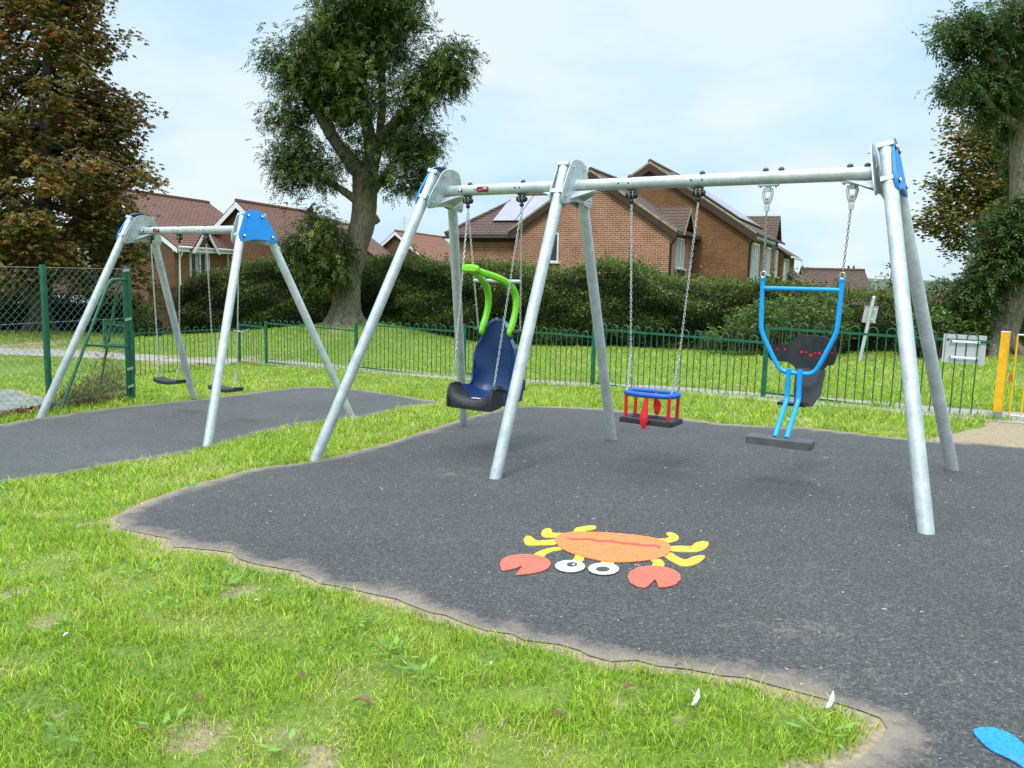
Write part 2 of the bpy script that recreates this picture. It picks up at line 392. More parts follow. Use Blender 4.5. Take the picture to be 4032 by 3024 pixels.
PATH = plan([(-12, 23.2, 0), (0, 1368), (250, 1378), (500, 1393), (800, 1406), (1047, 1418), (1390, 1443), (1640, 1464), (1830, 1480), (2270, 1506), (2600, 1520), (2900, 1542), (3200, 1563), (3500, 1586), (3700, 1603), (3900, 1618), (4032, 1626), (10.5, 7.2, 0), (9.7, 6.3, 0), (4032, 1670), (3905, 1660), (3850, 1655), (3600, 1631), (3385, 1607), (3200, 1596), (2900, 1568), (2600, 1541), (2270, 1521), (1830, 1496), (1640, 1482), (1390, 1461), (1047, 1439), (800, 1431), (480, 1416), (250, 1405), (0, 1395), (-14, 21.4, 0)], step=.12, jit=.01, seed=4)
COURT = plan([(-9.5, 7.5, 0), (0, 1640), (90, 1625), (150, 1610), (185, 1590), (160, 1570), (90, 1555), (0, 1535), (-9.5, 12.5, 0)], step=.12, seed=5)
APRON = plan([(3640, 1734), (3830, 1690), (3880, 1672), (3905, 1660), (4032, 1668), (9.2, 6.5, 0), (7.6, 6.6, 0), (4032, 1764), (3818, 1744)], step=.1, seed=6)

def flat_mesh(name, poly, mat, lift, grid, attr=True):
    mn, mx = poly.min(0), poly.max(0)
    gx, gy = np.meshgrid(np.arange(mn[0], mx[0], grid), np.arange(mn[1], mx[1], grid)); G = np.c_[gx.ravel(), gy.ravel()]
    G = G + rng.normal(0, grid * .12, G.shape); G = G[inside(G, poly)]; G = G[edist(G, poly) > grid * .45]
    n = len(poly); P = [Vector(p) for p in np.vstack([poly, G]).tolist()]
    vs, es, fs, *_ = delaunay_2d_cdt(P, [(i, (i + 1) % n) for i in range(n)], [], 1, 1e-6)
    V = np.array([(v.x, v.y) for v in vs]); z = zg(V[:, 0], V[:, 1]) + lift
    V3 = np.c_[V, z]; T = [list(f) for f in fs]
    col = np.zeros((len(V3), 3)); d = edist(V3[:, :2], poly); col[:, 0] = np.clip(1 - d / .14, 0, 1)
    T = np.array(T); a = V3[T]; nn = np.cross(a[:, 1] - a[:, 0], a[:, 2] - a[:, 0])[:, 2]; T[nn < 0] = T[nn < 0][:, ::-1]
    o = fast(name, V3, tris=T, mat=mat, col=col, smooth=True); return o
# ------------------------------------------------------------------ ground surfaces
def m_ground():
    m, t, b = newmat('lawn_soil'); co = geo_pos(t)
    a = t.nodes.new('ShaderNodeVertexColor'); a.layer_name = 'Col'; sp = t.nodes.new('ShaderNodeSeparateColor'); t.links.new(a.outputs[0], sp.inputs[0])
    f = noise(t, 3.0, 6, .65, co); f2 = noise(t, 40, 5, .7, co); f3 = noise(t, .6, 4, .6, co)
    g = ramp(t, f2, [(.25, (.035, .06, .005)), (.5, (.11, .17, .012)), (.75, (.21, .26, .035))])
    g = mixc(t, ramp(t, f3, [(.4, (0, 0, 0)), (.65, (.5, .5, .5))]), g, (.20, .235, .035))
    s = ramp(t, f2, [(.3, (.20, .145, .085)), (.6, (.36, .265, .165)), (.8, (.46, .37, .26))])
    th = mth(t, 'ADD', sp.outputs[0], mth(t, 'MULTIPLY', mth(t, 'SUBTRACT', f, .5), .9))
    k = ramp(t, th, [(.42, (0, 0, 0)), (.6, (1, 1, 1))])
    t.links.new(mixc(t, k, g, s), b.inputs['Base Color']); b.inputs['Roughness'].default_value = .95
    bump(t, f2, .6, .02); return m
def m_rubber(name, c1, c2, dust):
    m, t, b = newmat(name); co = geo_pos(t)
    a = t.nodes.new('ShaderNodeVertexColor'); a.layer_name = 'Col'; sp = t.nodes.new('ShaderNodeSeparateColor'); t.links.new(a.outputs[0], sp.inputs[0])
    v = t.nodes.new('ShaderNodeTexVoronoi'); v.inputs['Scale'].default_value = 130; t.links.new(co, v.inputs['Vector'])
    sv = t.nodes.new('ShaderNodeSeparateColor'); t.links.new(v.outputs['Color'], sv.inputs[0])
    f = noise(t, 1.1, 7, .65, co); f2 = noise(t, 60, 5, .75, co); f3 = noise(t, 5.0, 7, .72, co); f4 = noise(t, 24, 4, .6, co)
    c = ramp(t, sv.outputs[0], [(0, c1), (.75, c2), (.95, tuple(x * 1.5 for x in c2)), (1, (.14, .14, .13))])
    c = mixc(t, .8, c, ramp(t, f2, [(.3, (.55, .55, .56)), (.7, (1.5, 1.5, 1.48))]), 'MULTIPLY')
    c = mixc(t, .8, c, ramp(t, f, [(.3, (.84, .84, .87)), (.7, (1.18, 1.16, 1.12))]), 'MULTIPLY')
    # trodden-in soil: patches and along the lawn edge
    d = mth(t, 'ADD', mth(t, 'MULTIPLY', sp.outputs[0], .34), mth(t, 'MULTIPLY', f3, .55)); d = mth(t, 'ADD', d, mth(t, 'MULTIPLY', f, .35)); d = mth(t, 'ADD', d, mth(t, 'MULTIPLY', mth(t, 'SUBTRACT', f4, .5), .28))
    k = ramp(t, d, [(.52, (0, 0, 0)), (.65, (.40, .40, .40)), (.8, (.85, .85, .85))])
    c = mixc(t, k, c, dust)
    # pale specks of grit
    v2 = t.nodes.new('ShaderNodeTexVoronoi'); v2.inputs['Scale'].default_value = 16; t.links.new(co, v2.inputs['Vector'])
    s2 = t.nodes.new('ShaderNodeSeparateColor'); t.links.new(v2.outputs['Color'], s2.inputs[0])
    r = mth(t, 'MULTIPLY', mth(t, 'GREATER_THAN', s2.outputs[1], .80), mth(t, 'LESS_THAN', v2.outputs['Distance'], mth(t, 'MULTIPLY', s2.outputs[2], .13)))
    c = mixc(t, mth(t, 'MULTIPLY', r, .7), c, (.42, .38, .33))
    t.links.new(c, b.inputs['Base Color']); b.inputs['Roughness'].default_value = .85
    h = mth(t, 'ADD', mth(t, 'MULTIPLY', v.outputs['Distance'], -1.0), mth(t, 'MULTIPLY', f2, .6)); bump(t, h, .55, .006); return m
def m_conc():
    m, t, b = newmat('concrete_path'); co = geo_pos(t)
    f = noise(t, 2, 6, .6, co); f2 = noise(t, 50, 5, .7, co)
    c = mixc(t, .7, ramp(t, f, [(.3, (.27, .24, .20)), (.7, (.36, .325, .28))]), ramp(t, f2, [(.3, (.8, .8, .8)), (.7, (1.15, 1.15, 1.15))]), 'MULTIPLY')
    t.links.new(c, b.inputs['Base Color']); b.inputs['Roughness'].default_value = .9; bump(t, f2, .3, .004); return m
MGR, MRUB = m_ground(), m_rubber('rubber_surface', (.031, .030, .029), (.066, .064, .061), (.26, .20, .15))
MRUB2 = m_rubber('rubber_surface_grey', (.042, .041, .040), (.080, .078, .076), (.24, .19, .145)); MCON = m_conc()
MCOURT = plain('court_surface', (.19, .205, .165), .9, 0, .25, 3, 60, .003)
MAPR = plain('trodden_tarmac', (.17, .135, .105), .95, 0, .45, 5, 60, .008)

def axis(a, b, st, far, gr):
    c = list(np.arange(a, b + 1e-6, st)); s = st; p = c[-1]
    while p < far: s *= gr; p += s; c.append(p)
    s = st; p = c[0]; pre = []
    while p > -far: s *= gr; p -= s; pre.append(p)
    return np.array(pre[::-1] + c)
xs = axis(-8, 8, .09, 5000, 1.17); ys = axis(.5, 13, .09, 5000, 1.13)
XX, YY = np.meshgrid(xs, ys); PG = np.c_[XX.ravel(), YY.ravel()]
near = (np.abs(PG[:, 0]) < 14) & (PG[:, 1] > -1) & (PG[:, 1] < 27)
soil = np.zeros(len(PG)); pn = PG[near]; s_ = np.zeros(len(pn))
IN = {}
for nm, poly, wd in (('r1', RUB1, .13), ('r2', RUB2, .10), ('pa', PATH, .12), ('co', COURT, .25)):
    i_ = inside(pn, poly); d_ = edist(pn, poly); IN[nm] = i_ & (d_ > .2)
    s_ = np.maximum(s_, np.where(i_, 1, np.clip(1.05 - d_ / wd, 0, 1) * .85))
s_ = np.maximum(s_, inside(pn, APRON) * 1.0)
# bare patches named by where the photograph shows them, and bare earth under the hedge
BARE = [(940, 2330, .22), (600, 2420, .16), (1010, 1850, .25), (330, 2065, .14), (760, 2890, .26), (1120, 2900, .16), (1260, 2985, .16), (560, 2640, .12), (2450, 2760, .12), (1890, 2905, .12), (1640, 2700, .10), (200, 2440, .22), (1290, 2390, .12), (60, 2330, .2), (430, 2250, .18), (2980, 1372, .7), (3150, 1378, .5), (3420, 1402, .6), (1560, 1290, .5), (1330, 1300, .8), (3800, 1385, .5), (850, 2020, .12), (1850, 2730, .1), (250, 2800, .12), (1480, 2600, .12), (2700, 2840, .12)]
BP = np.array([[*gnd(x, y)[:2], r] for x, y, r in BARE])
for bx, by, br_ in BP:
    s_ = np.maximum(s_, .72 * np.exp(-((pn[:, 0] - bx) ** 2 + ((pn[:, 1] - by) * .9) ** 2) / (br_ * .6) ** 2))
soil[near] = s_
ZG = zg(PG[:, 0], PG[:, 1])
_d = np.zeros(len(PG)); _d[near] = np.where(IN['r1'] | IN['r2'] | IN['pa'] | IN['co'], -.035, 0); ZG = ZG + _d
nx, ny = len(xs), len(ys); ii = np.arange((ny - 1) * (nx - 1)); a0 = (ii // (nx - 1)) * nx + ii % (nx - 1)
cc = np.zeros((len(PG), 3)); cc[:, 0] = soil
o = fast('ground', np.c_[PG, ZG], quads=np.c_[a0, a0 + 1, a0 + nx + 1, a0 + nx], mat=MGR, col=cc, smooth=True); tag(o, kind='structure')
tag(flat_mesh('rubber_ground', RUB1, MRUB, .005, .16), kind='structure')
tag(flat_mesh('rubber_ground', RUB2, MRUB2, .005, .2), kind='structure')
tag(flat_mesh('path', PATH, MCON, .004, .3), kind='structure')
tag(flat_mesh('court_ground', COURT, MCOURT, .004, .4), kind='structure')

# ------------------------------------------------------------------ grass
def blades(P, h, w, col, lean=.6, name='grass', tipc=1.25):
    n = len(P); z = zg(P[:, 0], P[:, 1]) - .004; az = rng.uniform(0, 2 * math.pi, n); fa = rng.uniform(0, 2 * math.pi, n)
    l = np.abs(rng.normal(.45, lean, n)).clip(0, 1.3)
    d = np.c_[np.cos(az) * np.sin(l), np.sin(az) * np.sin(l), np.cos(l)]; dn = np.c_[np.cos(az) * np.sin(l + .55), np.sin(az) * np.sin(l + .55), np.cos(l + .55)]
    s = np.c_[np.cos(fa), np.sin(fa), np.zeros(n)] * (w / 2)[:, None]
    b = np.c_[P, z]; m = b + d * (h * .55)[:, None]; tp = m + dn * (h * .5)[:, None]
    V = np.stack([b - s, b + s, m + s * .8, m - s * .8, tp], 1).reshape(-1, 3)
    C = np.stack([col * .9, col * .9, col, col, col * tipc], 1).reshape(-1, 3).clip(0, 1)
    k = np.arange(n) * 5
    return V, np.c_[k, k + 1, k + 2, k + 3], np.c_[k + 3, k + 2, k + 4], C
PAL = np.array([(.20, .345, .012), (.31, .46, .018), (.43, .57, .05), (.10, .215, .010), (.50, .53, .10), (.56, .46, .22), (.05, .105, .008)])
def vnoise(P, s, seed):
    r = np.random.default_rng(seed); o = 0
    for k in range(5):
        a = r.uniform(0, 2 * math.pi); q = s * (1.0 + .7 * k); o = o + np.sin((P[:, 0] * math.cos(a) + P[:, 1] * math.sin(a)) * q + r.uniform(0, 6) + 1.3 * np.sin((P[:, 1] * math.cos(a) - P[:, 0] * math.sin(a)) * q * .6 + r.uniform(0, 6)))
    return o / 5
def sward(x0, x1, y0, y1, dens, hm, wm, seed, fr=.68, keepsoil=.5):
    n = int((x1 - x0) * (y1 - y0) * dens); P = np.c_[rng.uniform(x0, x1, n), rng.uniform(y0, y1, n)]
    P = P[np.abs(P[:, 0]) < P[:, 1] * fr + .5]
    ok = np.ones(len(P), bool)
    for poly, mg in ((RUB1, .035), (RUB2, .03), (PATH, .01), (COURT, .1), (APRON, -.1)):
        mn, mx = poly.min(0) - .2, poly.max(0) + .2; c = np.where(((P >= mn) & (P <= mx)).all(1))[0]
        if len(c):
            q = P[c]; i_ = inside(q, poly)
            if mg > 0: i_ |= edist(q, poly) < mg * (.4 + 1.6 * rng.random(len(q)))
            ok[c[i_]] = False
    P = P[ok]
    bare = np.zeros(len(P))
    for bx, by, r in BP: bare = np.maximum(bare, np.exp(-((P[:, 0] - bx) ** 2 + ((P[:, 1] - by) * .8) ** 2) / (r * .55) ** 2))
    P = P[rng.random(len(P)) > bare * .85 * (.75 + .5 * vnoise(P, 30, 77))]; n = len(P)
    v1, v2, v3 = vnoise(P, 1.6, seed), vnoise(P, 6.5, seed + 1), vnoise(P, 17, seed + 2)
    th = rng.random(n) < .74 + .45 * v2 + .35 * v3; P, v1, v2, v3 = P[th], v1[th], v2[th], v3[th]; n = len(P)
    v4 = vnoise(P, 3.1, seed + 5); th4 = np.clip((v4 - .12) * 2.6, 0, 1)          # thin, strawy patches
    t = rng.random(n) + .22 * v1 + .24 * v2 + .12 * v3 + .30 * th4
    idx = np.select([t < .12, t < .34, t < .66, t < .90, t < 1.06], [3, 0, 1, 2, 4], 5); idx[rng.random(n) < .03] = 6; idx[rng.random(n) < .035] = 5
    c = PAL[idx] * np.exp(rng.normal(0, .24, (n, 1))); h = hm * rng.gamma(5, 1 / 5., n) * (1 + .55 * v2 + .35 * v3 + .2 * v1) * (1 - .5 * th4); w = wm * rng.uniform(.7, 1.35, n)
    return blades(P, h, w, c)
def merge(name, parts, mat):
    V, Q, T, C, o = [], [], [], [], 0
    for v, q, t, c in parts: V.append(v); Q.append(q + o); T.append(t + o); C.append(c); o += len(v)
    return fast(name, np.vstack(V), np.vstack(Q), np.vstack(T), mat, np.vstack(C))
G = [sward(-2.6, 3.4, 1.4, 3.3, 30000, .033, .0028, 11), sward(-4.2, 2.5, 3.3, 5.2, 15000, .036, .0037, 11), sward(-6, 7, 5.2, 8.5, 6500, .046, .0052, 11),
     sward(-8.5, 8, 8.5, 13.5, 2600, .055, .0075, 11), sward(-11, 10, 13.5, 19, 1300, .048, .010, 11), sward(-16, 13, 19, 26.5, 800, .045, .012, 11)]
# longer unmown tufts beside the fence foot and the post holes
fl = np.array([(5.66, 9.35), (3.55, 11.3), (1.36, 13.55), (-.93, 15.65), (-3.36, 17.2), (-5.84, 19.0), (-6.75, 19.8)])
TP = []
for a, b in zip(fl[:-1], fl[1:]):
    k = 900; u = rng.random((k, 1)); TP.append(a + (b - a) * u + rng.normal(0, .10, (k, 2)) - np.array([.10, .13]))
for a, b, k in (((-6.15, 9.0), (-5.4, 11.3), 900), ((-6.3, 8.2), (-6.0, 9.6), 700)):
    a, b = np.array(a), np.array(b); TP.append(a + (b - a) * rng.random((k, 1)) + rng.normal(0, .10, (k, 2)))
for p in ((3906, 1650), (3470, 1600), (1010 * .42 + 1400, 1690), (1235, 1822), (820, 1765)):
    q = gnd(*p)[:2]; TP.append(q + rng.normal(0, .13, (260, 2)))
TP = np.vstack(TP)
for poly in (RUB1, RUB2, APRON): TP = TP[~inside(TP, poly)]
G.append(blades(TP, .065 * rng.gamma(7, 1 / 7., len(TP)), .0075 * rng.uniform(.7, 1.3, len(TP)), PAL[rng.choice([0, 1, 3, 3, 2], len(TP))] * rng.uniform(.75, 1.1, (len(TP), 1)), .45))
tag(merge('grass', G, GRASSM), kind='stuff')
# broad-leaved weeds lying flat in the turf
def weeds():
    V, Q, C, o = [], [], [], 0
    cen = [gnd(*p)[:2] for p in ((905, 2310), (880, 2330), (1520, 2590), (1560, 2600), (560, 2270), (740, 1930), (700, 2400), (270, 2490), (1660, 2670), (3260, 2920), (250, 2930), (640, 2900), (1130, 2980), (470, 1930), (1400, 2470))]
    for c in cen:
        for k in range(rng.integers(9, 20)):
            a = rng.uniform(0, 6.28); r = rng.uniform(.0, .075); L_ = rng.uniform(.025, .06); w_ = L_ * .36
            p = np.array([c[0] + r * math.cos(a), c[1] + r * math.sin(a)]); z = zs(*p) + rng.uniform(.018, .04)
            d = np.array([math.cos(a), math.sin(a), rng.uniform(.0, .5)]); s = np.array([-math.sin(a), math.cos(a), 0]); b = np.array([*p, z])
            V += [b, b + d * L_ * .5 + s * w_ * .5, b + d * L_, b + d * L_ * .5 - s * w_ * .5]; Q.append([o, o + 1, o + 2, o + 3]); o += 4
            C += [np.array((.16, .30, .05)) * rng.uniform(.7, 1.5)] * 4
    return fast('broad_leaved_weeds', np.array(V), np.array(Q), None, GRASSM, np.array(C))
tag(weeds(), kind='stuff')
# ------------------------------------------------------------------ swings
ZB = 2.29                                                    # height of the crossbeam's centre
def quad_round(poly, r, seg=5):
    """rounded corners for a 2-D polygon; r per corner"""
    P = [np.array(p, float) for p in poly]; n = len(P); o = []
    for i in range(n):
        a, b, c = P[i - 1], P[i], P[(i + 1) % n]; rr = r[i] if not np.isscalar(r) else r
        if rr <= 0: o.append(b); continue
        p, q = b + nrm(a - b) * rr, b + nrm(c - b) * rr
        for k in range(seg + 1):
            t = k / seg; o.append((1 - t) ** 2 * p + 2 * t * (1 - t) * b + t * t * q)
    return o
PLATE = quad_round([(-.125, .185), (0, .215), (.125, .185), (.275, -.085), (.262, -.165), (.19, -.155), (0, -.112), (-.19, -.155), (-.262, -.165), (-.275, -.085)],
                   [.05, .08, .05, .06, .03, .05, .15, .05, .03, .06])
def swing_frame(label, cx, cy, az, ss, splay, feet, z0, blue, badge_s):
    """ss: where along the beam its leg frames stand; feet: pixel of each frame's front and back foot"""
    b = np.array([math.cos(az), math.sin(az), 0]); n = np.array([math.sin(az), -math.cos(az), 0]); up = np.array([0, 0, 1.]); C0 = np.array([cx, cy, 0])
    root = thing('swing_frame', label, 'swing frame', (cx, cy, zs(cx, cy)))
    zb = z0 + ZB
    for i, s in enumerate(ss):
        c = C0 + b * s; fp = [gnd(*p) for p in feet[i]]
        top = [c + n * .115 + up * (zb + .165), c - n * .115 + up * (zb + .165)]
        dirs = [nrm(top[k] - fp[k]) for k in (0, 1)]
        mid = (fp[0] + fp[1]) / 2; tl = nrm((top[0] + top[1]) / 2 - mid)         # up the leaning leg plane
        nb = nrm(np.cross(n, tl)); nb = nb if nb @ b > 0 else -nb                # out of that plane, along the beam
        for k in (0, 1):
            g = MB(); g.tube([fp[k] - dirs[k] * .06, fp[k] + dirs[k] * .5, top[k] - dirs[k] * .012, top[k]], [.0465, .0465, .0465, .043], 20); lo = g.build('leg', GALV, root)
        cc = c + up * zb
        def P3(p, off): return cc + n * p[0] + tl * p[1] + nb * off
        sides = [sgn for sgn in (1, -1)]
        outer = splay[i]
        for sgn in sides:
            is_out = outer * sgn > 0
            g = MB()
            if is_out and blue:
                g.prism([P3(p, sgn * .066) for p in PLATE], nb * sgn * .018); o = g.build('side_panel', BLUEP, root, angle=30)
                o.data.materials.append(BLUEE)
                e = MB(); e.prism([P3((p[0] * .995, p[1] * .995), sgn * .0635) for p in PLATE], nb * sgn * .0025); e.build('panel_backing', BLUEE, o.parent, angle=30)
                for q in ((-.098, .135), (.098, .135), (-.205, -.095), (.205, -.095)):
                    h = MB(); ax = np.array([n, tl, nb * sgn]); h.tube([P3(q, sgn * .084), P3(q, sgn * .092)], .021, 14); h.build('bolt', CAPM, root)
                    h = MB(); h.ball(P3(q, sgn * .092), .0155, 10, 4, (1, 1, .75), ax, True); h.build('bolt_cap', CAPW, root)
            else:
                g.prism([P3(p, sgn * .052) for p in PLATE], nb * sgn * .008)
                for q in ((-.098, .14), (.098, .14), (-.21, -.10), (.21, -.10)):
                    g.tube([P3(q, sgn * .06), P3(q, sgn * .066)], .011, 6); g.tube([P3(q, sgn * .066), P3(q, sgn * .085)], .006, 6)
                # gusset under the beam: two triangular fins
                if True:
                    for sg in (-1, 1):
                        A = P3((sg * .05, -.05), sgn * .06); Bq = P3((sg * .12, -.115), sgn * .06); D = cc + b * sgn * .25 - up * .045 + n * sg * .03
                        g.prism([A, Bq, D], n * .007 * sg + up * .002)
                    g.prism([P3((-.085, -.08), sgn * .06), P3((.085, -.08), sgn * .06), cc + b * sgn * .25 - up * .052 + n * .03, cc + b * sgn * .25 - up * .052 - n * .03], -up * .006)
                g.build('bracket_plate', GALV, root, angle=30)
        # clamps round the legs
        for q in (.15, -.075):
            for k, sg in ((0, 1), (1, -1)):
                pp = top[k] + dirs[k] * (q - .165) / max(.2, dirs[k][2]); g = MB(); g.box(pp, (.100, .099, .032), (nb, nrm(np.cross(dirs[k], nb)), dirs[k])); g.build('leg_clamp', GALV, root)
    for i in range(len(ss) - 1):
        a, e = sorted((ss[i], ss[i + 1])); off = .058
        g = MB(); p0 = C0 + b * (a + off) + up * zb; p1 = C0 + b * (e - off) + up * zb
        g.tube([p0, p0 + b * .02, p0 + b * .021, p1 - b * .021, p1 - b * .02, p1], [.055, .053, .0475, .0475, .053, .055], 24)
        bm = g.build('crossbeam', GALV, root)
        if badge_s is not None and a < badge_s < e:
            # maker's badge: black rounded plate with red letters, on the camera side of the beam
            fr = n * .0475
            cb = C0 + b * badge_s + up * zb + fr
            g = MB(); pl = quad_round([(-.062, -.024), (.062, -.024), (.062, .024), (-.062, .024)], .022, 6)
            V = []
            for x, y in pl:
                t = y / .0495; V.append(C0 + b * (badge_s + x) + up * (zb + math.sin(t) * .0495) + n * math.cos(t) * .0495)
            g.prism(V, -n * .006); bo = g.build('maker_badge', BADGE, root)
            cu = bpy.data.curves.new('badge_lettering', 'FONT'); cu.body = 'KOMPAN'; cu.size = .029; cu.align_x = 'CENTER'; cu.align_y = 'CENTER'; cu.extrude = .0012; cu.offset = .0005
            to = bpy.data.objects.new('tmp', cu); COL.objects.link(to); dg = bpy.context.evaluated_depsgraph_get(); me = bpy.data.meshes.new_from_object(to.evaluated_get(dg)); bpy.data.objects.remove(to)
            right = b if (np.cross(b, up) @ n) > 0 else -b
            M = Matrix(((right[0], up[0], n[0], 0), (right[1], up[1], n[1], 0), (0, 1, 0, 0), (0, 0, 0, 1)))
            me.transform(M); tpos = C0 + right * 0 + b * badge_s - right * .004 + up * (zb - .003) + n * .0505 - np.array(root.location)
            me.transform(Matrix.Translation(Vector(tpos.tolist()))); lo = link('badge_lettering', me, REDL, bo, False)
            g = MB(); q = C0 + b * badge_s + right * .049 + up * (zb + .012) + n * .0494
            g.box(q, (.014, .002, .0045), (right, n, up)); g.box(q, (.0045, .002, .014), (right, n, up)); g.build('badge_cross', REDL, bo)
    return root, C0, b, n, zb
def bolt_row(root, C0, b, n, zb, dots, caps, ends):
    for s in dots:
        p = C0 + b * s + np.array([0, 0, zb]); g = MB(); g.tube([p + n * .046, p + n * .0485], .0075, 8); g.build('bolt_hole', BLACKP, root)
    for s in caps:
        p = C0 + b * s + np.array([0, 0, zb + .045]); g = MB(); g.tube([p, p + np.array([0, 0, .008])], .022, 12); g.ball(p + np.array([0, 0, .008]), .021, 12, 5, (1, 1, .9), None, True); g.build('beam_bolt_cap', CAPM, root)
    for s in ends:
        p = C0 + b * s + np.array([0, 0, zb]); g = MB(); g.tube([p + n * .044, p + n * .056], .019, 12); h = g.build('end_bolt', CAPM, root); g = MB(); g.ball(p + n * .056, .0145, 10, 4, (1, 1, .7), np.array([b, [0, 0, 1], n]), True); g.build('end_bolt_cap', CAPW, h)

def chain(p0, p1, mb, pitch=.0255, L_=.035, w=.0205, r=.0031, sag=0):
    p0, p1 = np.asarray(p0, float), np.asarray(p1, float); d = p1 - p0; n_ = max(2, int(round(np.linalg.norm(d) / pitch))); t = nrm(d)
    a = nrm(np.cross(t, [.3, .8, .1])); c = np.cross(t, a); path = []
    for k in range(10):
        u = 2 * math.pi * k / 10; path.append((math.cos(u) * (w / 2 - r), math.sin(u) * (w / 2 - r) + math.copysign((L_ - w) / 2, math.sin(u)) * (1 if abs(math.sin(u)) > .01 else 0)))
    ang = .5
    for i in range(n_):
        ctr = p0 + d * (i + .5) / n_; e = (a * math.cos(ang) + c * math.sin(ang)) if i % 2 else (-a * math.sin(ang) + c * math.cos(ang))
        mb.tube([ctr + e * x + t * y for x, y in path], r, 5, closed=True, up=np.cross(t, e))
        ang += rng.normal(0, .10)
def hanger_round(p, b, n, parent):
    """black barrel bearing under the beam with a steel strap; p is on the beam's underside"""
    up = np.array([0, 0, 1.]); g = MB(); g.box(p - up * .006, (.062, .05, .012), (b, n, up))
    for s in (-1, 1): g.box(p + b * s * .024 - up * .034, (.006, .034, .056), (b, n, up))
    h = g.build('hanger', BLACKP, parent); g = MB()
    g.tube([p - up * .045 + b * x for x in (-.05, -.044, -.03, -.026, .026, .03, .044, .05)], [.014, .021, .023, .027, .027, .023, .021, .014], 14)
    g.tube([p - up * .066, p - up * .078], .010, 8); g.ball(p - up * .092, .0195, 10, 8); g.build('bearing', BLACKP, h)
    g = MB(); g.tube([p - up * .012 + b * .02 + n * .026, p - up * .04 + b * .02 + n * .03, p - up * .062 + b * .018 + n * .024], .0028, 5); g.tube([p - up * .012 - b * .014 + n * .026, p - up * .04 - b * .014 + n * .03, p - up * .062 - b * .012 + n * .024], .0028, 5); g.build('strap', CHAIN, h)
    return p - up * .106
def split(top, ends, frac, mb):
    top = np.asarray(top); m = top + (np.mean(ends, 0) - top) * frac; chain(top, m, mb)
    for e in ends: chain(m, e, mb)

# ---- the near frame with two bays
FAZ = -.5509; FC = (.4502, 6.7817); FS = (2.3758, 0, -1.3126)
rootF, C0, b, n, zb = swing_frame('large galvanised swing frame with two bays, carrying the moulded, toddler and blue tube swings', *FC, FAZ, FS, (1, 0, -1),
    [((3647, 2100), (3750, 1853)), ((1950, 1885), (2410, 1733)), ((1238, 1815), (1826, 1677))], 0.0, True, -.85)
bolt_row(rootF, C0, b, n, zb, (-.93, -.52, -.475, .44, .525, 1.035, 1.12), (-1.015, -.465, .52, 1.105, 1.575, 1.685, 2.145, 2.255), (-1.085,))
up = np.array([0, 0, 1.])
def FL(s, off, z): return C0 + b * s + n * off + up * z
# ---- toddler cradle swing: red straps, blue ring, black seat
def toddler():
    sc = .79; r = thing('toddler_swing', 'red toddler swing seat with blue rubber ring and black base on two chains', 'toddler swing', FL(sc, 0, .40))
    hw, hd = .205, .125
    def ring(w, d, z, k=28):
        o = []
        for i in range(k):
            t = 2 * math.pi * i / k; ct, st = math.cos(t), math.sin(t); o.append(FL(sc + math.copysign(abs(ct) ** .6, ct) * w, math.copysign(abs(st) ** .6, st) * d, z))
        return o
    g = MB(); g.tube(ring(hw, hd, .64), .021, 10, closed=True, up=up); g.build('safety_ring', RING, r)
    g = MB(); pl = quad_round([(-.225, -.14), (.225, -.14), (.225, .14), (-.225, .14)], .035)
    g.prism([FL(sc + x, y, .405) for x, y in pl], up * .035); pl2 = quad_round([(-.215, -.13), (.215, -.13), (.215, .13), (-.215, .13)], .03); g.prism([FL(sc + x, y, .44) for x, y in pl2], up * .005)
    for y in (-.05, 0, .05): g.box(FL(sc, y, .447), (.30, .012, .006), (b, n, up))
    g.build('seat_base', BLACKR, r)
    for sx in (-1, 1):
        for sy in (-1, 1):
            g = MB(); g.tube([FL(sc + sx * .180, sy * .095, .445), FL(sc + sx * .180, sy * .098, .55), FL(sc + sx * .183, sy * .1, .632)], [.0145, .0145, .014], 12); g.build('corner_strap', RED, r)
    for sy, z0, wd in ((1, .375, .034), (-1, .45, .032)):
        pr = [(z0, .010), (z0 + .02, .022), (z0 + .06, wd), (z0 + .10, wd), (.58, wd * .62), (.635, wd * .42)]
        g = MB(); g.tube([FL(sc - (.0 if sy > 0 else 0), sy * (.155 if sy > 0 else .118) - sy * (.03 if i > 3 else 0), z) for i, (z, w) in enumerate(pr)], [w for z, w in pr], 12, sx=.5, up=n); g.build('leg_divider', RED, r)
    for s, e in ((.54, -1), (1.085, 1)):
        q = hanger_round(FL(s, 0, zb - .0475), b, n, r); mb = MB(); split(q, [FL(sc + e * .188, .075, .66), FL(sc + e * .188, -.075, .66)], .80, mb); mb.build('chain', CHAIN, r)
toddler()
